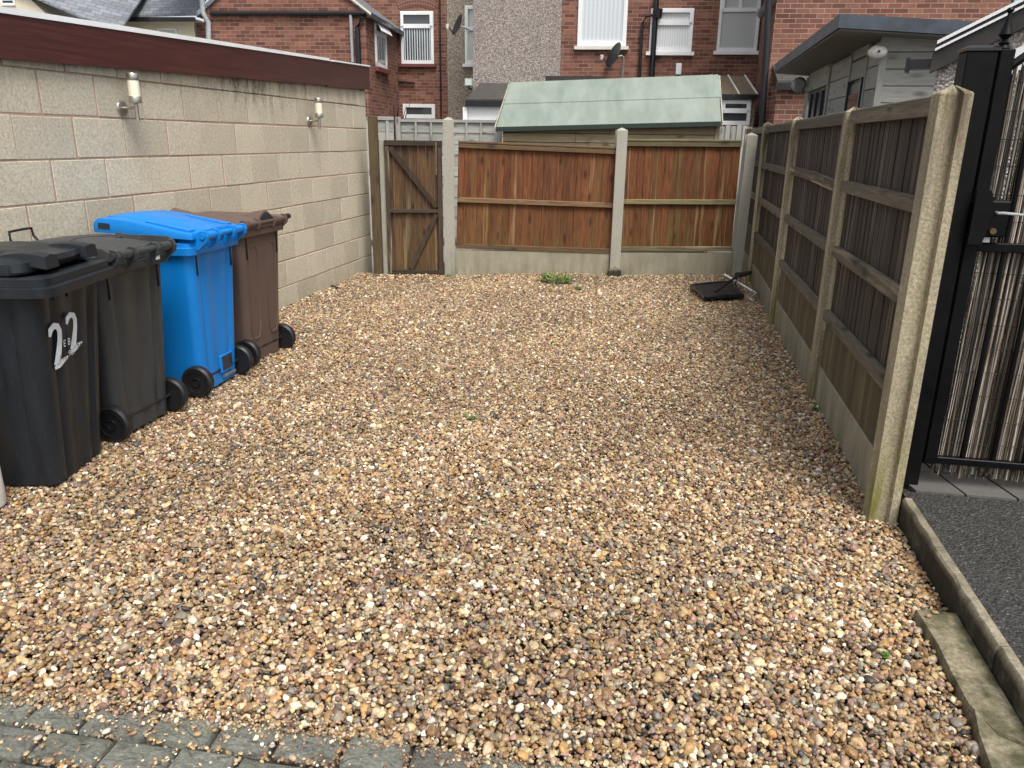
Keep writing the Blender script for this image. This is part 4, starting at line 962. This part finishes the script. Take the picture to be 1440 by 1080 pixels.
MB().box(wx1-.0, wx1+.045, .085, .14, 0, zR-.03).build('corner_post', 'shedwood', shed)

# ---- silver-grey lap fence behind the gate
gf = tag(empty('grey_fence', M=BM @ T((0, 12.0, 0))), 'silver-grey lap fence seen over the timber gate, left of the shed', 'fence')
x0 = BG(560, 168, 12)[0]; x1 = BG(702, 170, 12)[0]; zt = BG(620, 167, 12)[1]
cur = x0
for pw in (.78, .74):
    MB().box(cur-.035, cur+.035, -.035, .04, 0, zt+.02).build('post', 'greyfence', gf)
    pn = MB().box(cur+.04, cur+pw-.04, -.03, .03, zt-.05, zt-.01).build('panel_cap', 'greyfence_x', gf)
    for k in range(11):
        MB().box(cur+.04, cur+pw-.04, -.005+.003*(k % 2), .012, 0, .17, ch=.002).build('lap_board', 'greyfence_x', pn, T((0, 0, zt-.20-k*.155)) @ Rx(R(-3)))
    for k in range(1, 4):
        xx = cur+.04+k*(pw-.08)/3-.02; MB().box(xx, xx+.03, -.028, -.006, .05, zt-.05).build('batten', 'greyfence', pn)
    cur += pw
MB().box(cur-.035, cur+.035, -.035, .04, 0, zt+.02).build('post', 'greyfence', gf)
g2 = tag(empty('grey_fence', M=BM @ T((x0-.05, 11.9, 0)) @ Rz(R(205))), 'silver-grey lap fence bay angled beside the block wall, over the gate', 'fence')
pn = MB().box(0, 1.3, -.03, .03, zt-.03, zt+.02).build('panel_cap', 'greyfence_x', g2)
for k in range(11): MB().box(0, 1.3, -.012, .005, 0, .17, ch=.002).build('lap_board', 'greyfence_x', pn, T((0, 0, zt-.20-k*.155)))
for xx in (.08, .38, .8): MB().box(xx, xx+.04, .006, .03, .05, zt-.04).build('batten', 'greyfence', pn)
# short picket fence between shed and side fence
pf = tag(empty('picket_fence', M=BM @ T((0, 12.6, 0))), 'low grey boarded fence between the shed and the side fence', 'fence')
xa = BG(1012, 185, 12.6)[0]; xb_ = BG(1052, 180, 12.6)[0]; za = BG(1030, 178, 12.6)[1]
for k in range(5):
    w_ = (xb_-xa)/5; MB().box(xa+k*w_, xa+(k+1)*w_-.012, -.012, .01, 0, za+.015*(k % 2)+.02*k/5).build('board', 'greyfence', pf)
MB().box(xa, xb_, .011, .05, za-.25, za-.18).build('rail', 'greyfence', pf)

# ---- terrace houses (frame u along the row, d away, z up)
def house(name, label): return tag(empty(name, M=BM.copy()), label, 'house')
def wbox(p, u0, u1, d0, d1, z0, z1, nm, m_): return MB().box(u0, u1, d0, d1, z0, z1).build(nm, m_, p)
def window(p, px0, py0, px1, py1, D, pane='glass', transom=None, mullion=None, sill='white', fw_=.055, inner=None, obj_name='window'):
    (u0_, z1_), (u1_, z0_) = BG(px0, py0, D), BG(px1, py1, D)
    u1_ = BG(px1, (py0+py1)/2, D)[0]; u0_ = BG(px0, (py0+py1)/2, D)[0]
    w = MB(); d0 = D-.04; d1 = D+.05
    for a in ((u0_, u1_, z0_, z0_+fw_*1.2), (u0_, u1_, z1_-fw_, z1_), (u0_, u0_+fw_, z0_+fw_*1.2, z1_-fw_), (u1_-fw_, u1_, z0_+fw_*1.2, z1_-fw_)): w.box(a[0], a[1], d0, d1, a[2], a[3])
    zt_ = None
    if transom: zt_ = z1_-(z1_-z0_)*transom; w.box(u0_+fw_, u1_-fw_, d0-.012, d1-.01, zt_-fw_*.7, zt_+fw_*.7)
    o = w.build(obj_name, 'white', p)
    if transom:                                                     # opening light stands proud
        t = MB()
        for a in ((u0_+.02, u1_-.02, z1_-.085, z1_-.02), (u0_+.02, u0_+.085, zt_, z1_-.085), (u1_-.085, u1_-.02, zt_, z1_-.085)): t.box(a[0], a[1], d0-.03, d0-.002, a[2], a[3])
        t.build('opening_light', 'white', o)
    if mullion is not None:
        um = u0_+(u1_-u0_)*mullion; MB().box(um-.03, um+.03, d0+.004, d1-.012, (zt_+.03) if zt_ else z0_+.06, z1_-fw_).build('mullion', 'white', o)
    MB().box(u0_+fw_, u1_-fw_, D-.012, D+.02, z0_+fw_, z1_-fw_).build('pane', pane, o)
    if inner == 'strips':
        n = 11
        for k in range(n):
            ux = u0_+fw_+.03+(u1_-u0_-2*fw_-.06)*k/(n-1); MB().box(ux-.012, ux+.012, D-.020, D-.014, z0_+fw_*1.2, (zt_ or z1_)-fw_*.7).build('blind_slat', 'blind', o)
    if sill: MB().box(u0_-.06, u1_+.06, D-.09, D-.001, z0_-.075, z0_-.004).build('sill', sill, o)
    return o, (u0_, u1_, z0_, z1_)
def arch(p, u0, u1, z, D, m_='brickB'):
    n = 15; R0 = (u1-u0)*1.1; cx = (u0+u1)/2; th0 = math.asin((u1-u0)/2/R0)
    for k in range(n):
        a = -th0+2*th0*(k+.5)/n; 
        MB().box(-.034, .034, 0, .02, 0, .215, ch=.004).build('arch_brick', m_, p, T((cx+R0*math.sin(a), D-.012, z+R0*(math.cos(a)-math.cos(th0))+.01)) @ Ry(a))
def pipe(p, pts, r_, m_='black', nm='downpipe'): return MB().tube(pts, r_, 10).build(nm, m_, p, smooth=40)
def bgp(x, y, D, off=.06): u, z = BG(x, y, D); return (u, D-off, z)

DA, DM = 18.0, 21.0
h1 = house('brick_house', 'red brick terrace house with gabled rear wing above the block wall')
uA0, uA1 = BG(290, 60, DA)[0], BG(515, 60, DA)[0]; zE = BG(515, 17, DA)[1]; sl1 = .72
apex = (uA0+uA1)/2; zA = zE+(uA1-apex)*sl1
MB().prism([(uA0, DA, 0), (uA1, DA, 0), (uA1, DA, zE), (apex, DA, zA), (uA0, DA, zE)], (0, DM-DA, 0)).build('wing_wall', 'brickA', h1)
MB().prism([(uA1+.14, DA-.06, zE-.10), (apex, DA-.06, zA+.0), (apex, DA-.06, zA+.09), (uA1+.14, DA-.06, zE-.0)], (0, DM-DA+.06, 0)).build('wing_roof', 'slate', h1)
MB().prism([(uA0-.14, DA-.06, zE-.10), (apex, DA-.06, zA+.0), (apex, DA-.06, zA+.09), (uA0-.14, DA-.06, zE-.0)], (0, DM-DA+.06, 0)).build('wing_roof', 'slate', h1)
MB().prism([(uA1+.15, DA-.075, zE-.07), (apex, DA-.075, zA+.03), (apex, DA-.075, zA+.075), (uA1+.15, DA-.075, zE-.02)], (0, .012, 0)).build('verge', 'cream', h1)
wbox(h1, uA1+.04, uA1+.16, DA-.05, DM-.02, zE-.12, zE-.02, 'gutter', 'black')
pipe(h1, [bgp(297, 19, DA), bgp(515, 19, DA)], .05, nm='service_pipe')
pipe(h1, [(uA1-.04, DA-.07, zE-.10), (uA1-.16, DA-.09, zE-.32), (uA1-.18, DA-.08, 0)], .06)
pipe(h1, [bgp(494, 20, DA), bgp(497, 88, DA)], .035, 'greypipe', 'overflow_pipe')
pipe(h1, [bgp(286, -8, DA), bgp(287, 18, DA), bgp(295, 32, DA), bgp(296, 120, DA)], .055, 'greypipe')
uM1 = BG(628, 60, DM)[0]
wbox(h1, uA1, uM1, DM, DM+6, 0, 6.4, 'main_wall', 'brickA')
MB().prism([(uA0-3, DM-.2, 6.3), (uM1, DM-.2, 6.3), (uM1, DM+3, 8.5), (uA0-3, DM+3, 8.5)], (0, .02, .1)).build('roof', 'slate', h1)
wbox(h1, uA0, uA1, DM+.01, DM+6, 0, 6.3, 'side_wall', 'brickA')
w1, q = window(h1, 564, 16, 610, 90, DM, 'glass', .28, None, 'redsill', .07, 'strips'); arch(h1, q[0], q[1], q[3], DM)
window(h1, 567, 146, 612, 167, DM, 'glass', None, None, None, .085)
pipe(h1, [bgp(619, 0, DM), bgp(621, 165, DM)], .02, nm='cable')
pipe(h1, [bgp(552, 115, DM), bgp(584, 117, DM)], .03, nm='bracket')
pipe(h1, [bgp(553, 116, DM), bgp(553, 150, DM)], .015, nm='cable')
# side window of the wing, on the face u = uA1
zs = [BG(538, y, 19.2)[1] for y in (32, 49, 96)]
sw = MB()
for a in ((18.72, 19.72, zs[2], zs[2]+.09), (18.72, 19.72, zs[0]-.07, zs[0]), (18.72, 18.80, zs[2], zs[0]), (19.64, 19.72, zs[2], zs[0]), (18.72, 19.72, zs[1]-.05, zs[1]+.05)): sw.box(uA1-.02, uA1+.035, *a)
so_ = sw.build('window', 'white', h1); MB().box(uA1+.002, uA1+.012, 18.80, 19.64, zs[2]+.09, zs[0]-.07).build('pane', 'glass', so_)
MB().prism([(uA1+.04, 18.74, zs[0]), (uA1+.04, 19.70, zs[0]), (uA1+.16, 19.70, zs[1]+.03), (uA1+.16, 18.74, zs[1]+.03)], (.02, 0, .0)).build('open_light', 'white', so_)
MB().box(uA1+.002, uA1+.09, 18.66, 19.78, zs[2]-.10, zs[2]-.004).build('sill', 'redsill', so_)

h2 = house('pebbledash_house', 'pebbledashed terrace house between the two brick houses')
DP = 18.4; uP0, uP1 = BG(665, 60, DP)[0], BG(789, 60, DP)[0]
wbox(h2, uP0, uP1, DP, DM, 0, 6.2, 'wing_wall', 'dash')
wbox(h2, uM1+.01, uP1, DM, DM+6, 0, 6.4, 'main_wall', 'dash2')
MB().prism([(uM1, DM-.2, 6.3), (uP1, DM-.2, 6.3), (uP1, DM+3, 8.5), (uM1, DM+3, 8.5)], (0, .02, .1)).build('roof', 'slate', h2)
wbox(h2, uP0-.1, uP1+.05, DP-.1, DM, 6.2, 6.3, 'wing_roof', 'slate')
window(h2, 654, 8, 672, 90, DM, 'paleglass', .4, None, 'white', .07)
# lean-to
(l0, z0_), (l1, z1_) = BG(657, 147, 17.2), BG(716, 121, 17.6)
l1 = BG(760, 140, 17.2)[0]; zt2 = BG(690, 120, DP)[1]; ze2 = BG(690, 143, 17.0)[1]
lt = MB().prism([(l0, 17.0, ze2), (l1, 17.0, ze2), (l1, DP, zt2), (l0+.12, DP, zt2)], (0, 0, .05)).build('lean_to_roof', 'oldslate', h2)
wbox(h2, l0, l1, 16.93, 16.995, ze2-.10, ze2+.02, 'gutter', 'black')
wbox(h2, l0+.04, l1, 17.05, 17.12, ze2-.45, ze2-.1, 'white_panel', 'white'); wbox(h2, l0+.04, l1, 17.07, 17.14, 0, ze2-.451, 'lean_to_wall', 'dash2')
wbox(h2, l0-.06, l0+.035, 16.98, 17.1, 0, ze2-.11, 'corner_board', 'white')

h3 = house('brick_house', 'red brick house with three white windows above the green shed')
DB = 18.4; uB1 = BG(1067, 60, DB)[0]
wbox(h3, uP1+.004, uB1, DB-.01, DB+8, 0, 6.4, 'rear_wall', 'brickA')
MB().prism([(uP1, DB-.2, 6.3), (uB1+4, DB-.2, 6.3), (uB1+4, DB+4, 8.8), (uP1, DB+4, 8.8)], (0, .02, .1)).build('roof', 'slate', h3)
DB_ = DB-.01
window(h3, 813, -14, 882, 65, DB_, 'blind', None, None, 'offwhite', .085)
window(h3, 914, 12, 974, 73, DB_, 'curtain', .33, None, 'white', .07)
window(h3, 1011, -22, 1068, 72, DB_, 'paleglass', .38, .5, 'white', .055)
wbox(h3, BG(771, 115, DB)[0], BG(850, 115, DB)[0], DB-1.2, DB-.012, BG(800, 118, DB)[1]-.15, BG(800, 113, DB)[1], 'flat_roof', 'darktimber')
pipe(h3, [bgp(923, -6, DB_, .1), bgp(919, 60, DB_, .1), bgp(915, 125, DB_, .1)], .06)
pipe(h3, [bgp(927, 20, DB_, .12), bgp(908, 24, DB_, .1), bgp(903, 34, DB_, .08), bgp(898, 125, DB_, .08)], .032)
MB().lathe([(.05, -.12), (.075, -.1), (.09, .08), (.001, .09)], bgp(925, 20, DB_, .16), 'z', 12).build('hopper', 'black', h3, smooth=40)
# sun-room roof and window right of the shed
(c0, zc0), (c1, zc1) = BG(1010, 135, 15.5), BG(1063, 113, 16.5)
c1 = BG(1066, 130, 15.5)[0]
cr = MB().prism([(c0-.5, 15.5, zc0), (c1, 15.5, zc0), (c1, 16.9, zc0+.42), (c0-.5, 16.9, zc0+.42)], (0, 0, .03)).build('sunroom_roof', 'polycarb', h3)
for u_ in (c0+.02, (c0+c1)/2, c1-.03): MB().prism([(u_, 15.49, zc0+.035), (u_+.03, 15.49, zc0+.035), (u_+.03, 16.9, zc0+.457), (u_, 16.9, zc0+.457)], (0, 0, .02)).build('glazing_bar', 'offwhite', cr)
wbox(h3, c0-.5, c1, 15.42, 15.497, zc0-.06, zc0+.03, 'sunroom_gutter', 'black')
sr, q = window(h3, 1012, 139, 1055, 176, 15.55, 'glass', .45, None, None, .06); wbox(h3, c0-.5, c1, 15.62, DB-.02, 0, zc0-.07, 'sunroom_wall', 'dash2')

h4 = house('brick_house', 'orange-red brick house wing rising behind the grey garden room')
DR = 14.6; uR0 = BG(1086, 60, DR)[0]
MB().prism([(uR0, DR, 0), (9.5, DR, 0), (9.5, DB+6, 0), (uB1+.012, DB+6, 0), (uB1+.012, DB-.0, 0)], (0, 0, 7)).build('wall', 'brickB', h4)
MB().prism([(uR0-.2, DR-.2, 7.0), (9.6, DR-.2, 7.0), (9.6, DB+6, 7.0), (uR0-.2, DB+6, 7.0)], (0, 0, .15)).build('roof', 'slate', h4)
pipe(h4, [bgp(1080, -8, DR-.1), bgp(1077, 60, DR-.1), bgp(1070, 185, DR-.1)], .055)
MB().tube([bgp(1070, 20, 16.5, 0), bgp(1083, 2, DR-.1)], .07, 10).build('gutter', 'black', h4, smooth=40)
(k0, kz0), (k1, kz1) = BG(1091, 118, DR-.4), BG(1125, 96, DR-.02)
k1 += .5
MB().prism([(k0, DR-.5, kz0), (k1, DR-.5, kz0), (k1, DR-.005, kz1), (k0, DR-.005, kz1)], (0, 0, .05)).build('tile_canopy', 'oldslate', h4)
wbox(h4, k0-.04, k1, DR-.58, DR-.505, kz0-.10, kz0+.01, 'canopy_gutter', 'black'); wbox(h4, k0+.02, k1, DR-.45, DR-.01, 0, kz0-.02, 'porch_wall', 'brickB')
gw = BG(1422, 14, DR); 
wbox(h4, gw[0], gw[0]+1.3, DR-.05, DR+.02, gw[1], gw[1]+1.2, 'window_frame', 'greenpaint'); wbox(h4, gw[0]+.10, gw[0]+1.2, DR-.06, DR-.051, gw[1]+.10, gw[1]+1.1, 'pane', 'glass')

h5 = house('cream_house', 'cream rendered house with grey slate roof behind the maroon fascia')
DC = 23.
u0_, z0_ = BG(168, 27, DC); u1_, _ = BG(272, 27, DC); zE5 = BG(220, 26, DC)[1]
wbox(h5, u0_, u1_, DC, DC+6, 0, zE5, 'wall', 'cream')
MB().prism([(u0_-.5, DC-.3, zE5-.04), (u1_+.25, DC-.3, zE5+.03), (u1_+.55, DC+3.2, zE5+2.9), (u0_-1.4, DC+3.2, zE5+2.9)], (0, 0, .06)).build('roof', 'slate', h5)
wbox(h5, u0_-.45, u1_+.22, DC-.42, DC-.31, zE5-.13, zE5-.02, 'gutter', 'black')
window(h5, 222, 40, 250, 60, DC, 'paleglass', None, None, None, .05)
wbox(h5, u1_+.02, u1_+.8, DC+.1, DC+6, 0, zE5-.1, 'brick_pier', 'brickA')
h6 = house('cream_house', 'cream gabled house with slate roof at the garage roof edge')
DD = 21.5; v0 = BG(-60, 10, DD)[0]; v1, zv = BG(62, 12, DD); apx = BG(0, 0, DD)[0]-.2
MB().prism([(v0, DD, 0), (v1, DD, 0), (v1, DD, zv-.1), (apx, DD, zv+1.2), (v0, DD, zv-.3)], (0, 6, 0)).build('wall', 'cream', h6)
v2 = BG(170, 30, DD)[0]
MB().prism([(v1-1.0, DD-.15, zv+.55), (v2, DD-.15, zv-.65), (v2-.3, DD+5, zv+3), (v1-1.0, DD+5, zv+3)], (0, 0, .06)).build('roof', 'slate', h6)
wbox(h6, v1+.01, v2-.2, DD+.3, DD+5, 0, zv-.7, 'side_wall', 'cream')
window(h6, 2, -2, 22, 8, DD, 'glass', None, None, None, .05)

# satellite dishes, alarm box, flood light
def dish(px0, D, rad, az, label, mast):
    p = bgp(*px0, D, .35); d = tag(empty('satellite_dish', M=BM @ T(p)), label, 'satellite dish', 'satellite dishes on the houses')
    n = 20; prof = [(.001, 0)]+[(rad*t, rad*.28*t*t) for t in (.25, .5, .75, 1)]+[(rad*1.02, rad*.29), (rad*.75, rad*.28*.56+.015), (.001, .02)]
    Q = Rz(az) @ Rx(R(68))
    MB().lathe([(r_, h_) for r_, h_ in prof], (0, 0, 0), 'z', 24).build('reflector', 'mesh_black', d, Q, smooth=40)
    a = Q @ Vector((0, -rad*.9, rad*.1)); b_ = Q @ Vector((0, -rad*.55, rad*1.15))
    MB().tube([tuple(a), tuple(b_)], .014, 6).build('feed_arm', 'hub', d); MB().lathe([(.001, -.05), (.03, -.05), (.04, .04), (.001, .05)], tuple(b_), 'z', 10).build('receiver', 'offwhite', d, smooth=40)
    MB().tube([(0, .03, 0)]+[(q[0], q[1], q[2]) for q in mast], .02, 8).build('mast', 'greypipe', d, smooth=40)
dish((650, 40), DP, .22, R(-62), 'dark round satellite dish on the pebbledashed wing corner', [(.12, .1, -.02), (.22, .42, -.05)])
dish((866, 82), DB, .27, R(-66), 'dark round satellite dish on the brick wall above the shed roof', [(.12, .06, .02), (.16, .1, .0), (.16, .25, -.5)])
p = bgp(954, 97, DB, .03); al = tag(MB().box(-.06, .06, -.05, .03, -.12, .11, ch=.01).build('alarm_box', 'white', None, BM @ T(p)), 'small white box on the brick wall above the shed ridge', 'alarm box')
MB().lathe([(.001, -.165), (.04, -.16), (.055, -.12), (.001, -.121)], (0, -.01, 0), 'z', 14).build('sensor', 'navy', al, smooth=40)
p = bgp(660, 117, DP, .1); fl = tag(empty('flood_light', M=BM @ T(p)), 'small white-fronted flood light at the corner of the pebbledashed wing', 'lamp')
MB().box(-.09, .09, -.04, .03, -.07, .09, ch=.01).build('housing', 'greypipe', fl); MB().box(-.07, .07, -.048, -.041, -.05, .07).build('glass_front', 'paleglass', fl); MB().tube([(0, 0, -.06), (.0, 0, -.12), (.04, .1, -.12)], .02, 8).build('sensor', 'hub', fl)
# bare climbing shrub against the brick house
random.seed(8); q0 = BG(553, 168, 20.3); sh = tag(empty('bare_shrub', M=BM @ T((q0[0], 20.3, 1.0))), 'bare dark climbing shrub against the brick house over the gate', 'shrub')
mb = MB()
for k in range(16):
    a = random.uniform(-.6, .6); L_ = random.uniform(.7, 1.6); pts = [(0, 0, 0)]
    for j in range(1, 6): pts.append((a*L_*j/5*.6+random.uniform(-.05, .05), random.uniform(-.1, .1), L_*j/5))
    mb.tube(pts, .03, 5, .006)
mb.build('branches', 'darktwig', sh); MB().tube([(0, 0, -1), (0, 0, .05)], .05, 6).build('trunk', 'darktwig', sh)

# ================================================================== SMALL THINGS ON THE GRAVEL
# black square panel with strut
c4 = [G(*q, .035) for q in [(972, 403), (1026, 398), (1044, 417), (992, 420)]]; cen = np.mean(c4, axis=0)
bp = tag(empty('black_tray', tuple(cen)), 'square black framed tray with strut lying on gravel by the back corner', 'tray')
L4 = [c-cen for c in c4]
MB().prism([l*.93+[0, 0, .004] for l in L4], (0, 0, .012)).build('sheet', 'mesh_black', bp)
for i in range(4):
    a, c = L4[i], L4[(i+1) % 4]
    MB().tube([a+[0, 0, .006], (a+c)/2+[0, 0, .014], c+[0, 0, .006]], .021, 8).build('frame_bar', 'hub', bp, smooth=40)
s0 = G(1005, 411, .05)-cen; s1 = G(1036, 389, .16)-cen; s2_ = G(1051, 384, .14)-cen
MB().tube([s0, s1, s2_], .013, 8).build('strut', 'hub', bp, smooth=40)
MB().tube([s1+[0, 0, .02], (s1+s2_)/2, s2_+[.03, .03, 0]], .028, 8).build('clamp', 'hub', bp, smooth=40)
MB().tube([s1, G(1034, 400, .06)-cen, G(1040, 412, .02)-cen], .012, 8).build('strut', 'hub', bp, smooth=40)
w0, w1 = G(1019, 386, .13), G(1058, 409, .05)
o = MB().tube([w0-w0, w1-w0], .011, 10).build('white_rod', 'white', None, T(tuple(w0)), smooth=40); tag(o, 'thin white rod propped across the strut of the black tray', 'rod')
t0 = G(1058, 410, .05); o = MB().tube([np.array(q) for q in [(0, 0, .01), (.03, -.10, .0), (-.02, -.22, -.01), (-.06, -.33, -.015), (-.02, -.40, -.02)]], .011, 8).build('clear_tube', 'clear', None, T(tuple(t0)), smooth=40); tag(o, 'curled clear plastic tube trailing from the white rod end', 'tube')

def weed(px, n, spread, h, label, seed, leafs=.016):
    random.seed(seed); p = G(*px); w = tag(empty('weed', (p[0], p[1], float(gh(p[0], p[1])))), label, 'weed', 'weeds growing in the gravel')
    mb = MB(); st = MB()
    for k in range(n):
        a = random.uniform(0, 6.28); r_ = spread*math.sqrt(random.random()); hh = h*random.uniform(.35, 1)*(1-.5*r_/spread)
        tip = np.array([r_*math.cos(a), r_*math.sin(a)*.7, hh+.012]); base = np.array([tip[0]*.6, tip[1]*.6, -.01])
        st.tube([base, (base+tip)/2+[0, 0, .01], tip], .0012, 4)
        for j in range(5):
            t = random.uniform(.3, 1); q = base+(tip-base)*t; d = random.uniform(0, 6.28); L_ = leafs*random.uniform(.7, 1.5); e = random.uniform(-.2, .7)
            dx = np.array([math.cos(d), math.sin(d), e])*L_; sx = np.array([-math.sin(d), math.cos(d), random.uniform(-.3, .3)])*L_*.33
            mb.add([q, q+dx*.5+sx, q+dx, q+dx*.5-sx], [(0, 1, 2, 3)])
    mb.build('leaves', 'leaf', w); st.build('stems', 'leaf', w)
weed((782, 400), 60, .22, .17, 'bushy green weed growing at the foot of the back fence', 1, .03)
weed((812, 409), 12, .05, .05, 'little green tuft on the gravel beside the bushy weed', 2, .02)
weed((1145, 578), 7, .03, .04, 'tiny green weed at the foot of the side fence post', 3, .016)
weed((632, 392), 6, .04, .03, 'tiny green sprout between timber gate and concrete post', 4, .02)
weed((660, 592), 9, .08, .025, 'faint green sprigs in the open middle of the gravel', 5, .012)
weed((1243, 922), 6, .02, .018, 'tiny green seedling in gravel left of the mossy slab', 6, .010)
for px_, lb, sd_ in (((1382, 888), 'bright green seedling rooted at the kerb joint above the slab', 7), ((1391, 908), 'smaller green seedling between kerb face and mossy slab', 8)):
    weed(px_, 5, .018, .03, lb, sd_, .022 if sd_ == 7 else .012)
def twig(px, pts, r_, m_, label):
    p = G(*px); z = float(gh(p[0], p[1]))+.012
    tag(MB().tube(pts, r_, 6, r_*.5).build('twig', m_, None, T((p[0], p[1], z)), smooth=40), label, 'twig', 'twigs on the gravel')
twig((470, 408), [(-.07, .05, .0), (-.01, .01, .012), (.05, -.03, .004), (.09, -.05, .0)], .011, 'darktwig', 'short dark stick on gravel close to the block wall')
twig((1255, 795), [(-.03, -.02, 0), (.0, .01, .006), (.04, .015, .004), (.07, .03, .0)], .003, 'twig', 'curved pale twig on gravel beside the kerb')
twig((1262, 745), [(-.01, .03, 0), (0, 0, .005), (.012, -.05, .0)], .0025, 'twig', 'thin straight pale twig below the big concrete post')
twig((712, 690), [(-.03, .0, 0), (.0, .004, .006), (.03, .0, .0)], .004, 'twig', 'small pale twig lying in the middle of the gravel')
# loose pebbles that strayed on to the setts and the slab
random.seed(21)
me_l = []
for k in range(5):
    mb = MB(); rings = []
    for i in range(1, 8):
        a = math.pi*i/8; rings.append([(math.sin(a)*math.cos(t*6.283/10)*(1+.12*math.sin(3*t+k)), .78*math.sin(a)*math.sin(t*6.283/10)*(1+.1*math.cos(2*t+k)), -.6*math.cos(a)) for t in range(10)])
    m_ = mb.loft(rings).mesh('loose_pebble'); m_.materials.append(MAT['loose']); m_.polygons.foreach_set('use_smooth', [True]*len(m_.polygons)); me_l.append(m_)
loose = []
for (jx, jy) in joints:
    v = SR @ Vector((jx, jy, 0))
    if v.x < .1 and v.x > -1.9 and v.y > 1.22 and random.random() < .35: loose.append((v.x, v.y, -.006, random.uniform(.7, 1.2), False))
for x_, y_, s_ in ((27, 990, 1.), (278, 1034, 1.1), (150, 1030, 1.2), (595, 1062, 1.), (60, 1050, .9)):
    p = G(x_, y_, .0); loose.append((p[0], p[1], .0, s_, False))
for x_, y_, s_ in ((1315, 861, 1.2), (1306, 866, 1.1), (1422, 972, 1.1)):
    p = G(x_, y_, .04); loose.append((p[0], p[1], .036, s_, True))
for i, (x_, y_, zz, s, slab_) in enumerate(loose):
    o = link('loose_pebble', me_l[i % 5], 'loose'); q = .0105*s; o.location = (x_, y_, zz+.35*q); o.scale = (q, q*random.uniform(.8, 1), q*random.uniform(.7, 1)); o.rotation_euler = (0, 0, random.uniform(0, 6))
    tag(o, 'single rounded pebble lying on the mossy concrete slab' if slab_ else 'single rounded pebble strayed among the grey stone setts', 'pebble', 'loose pebbles on the slab' if slab_ else 'loose pebbles on the setts')
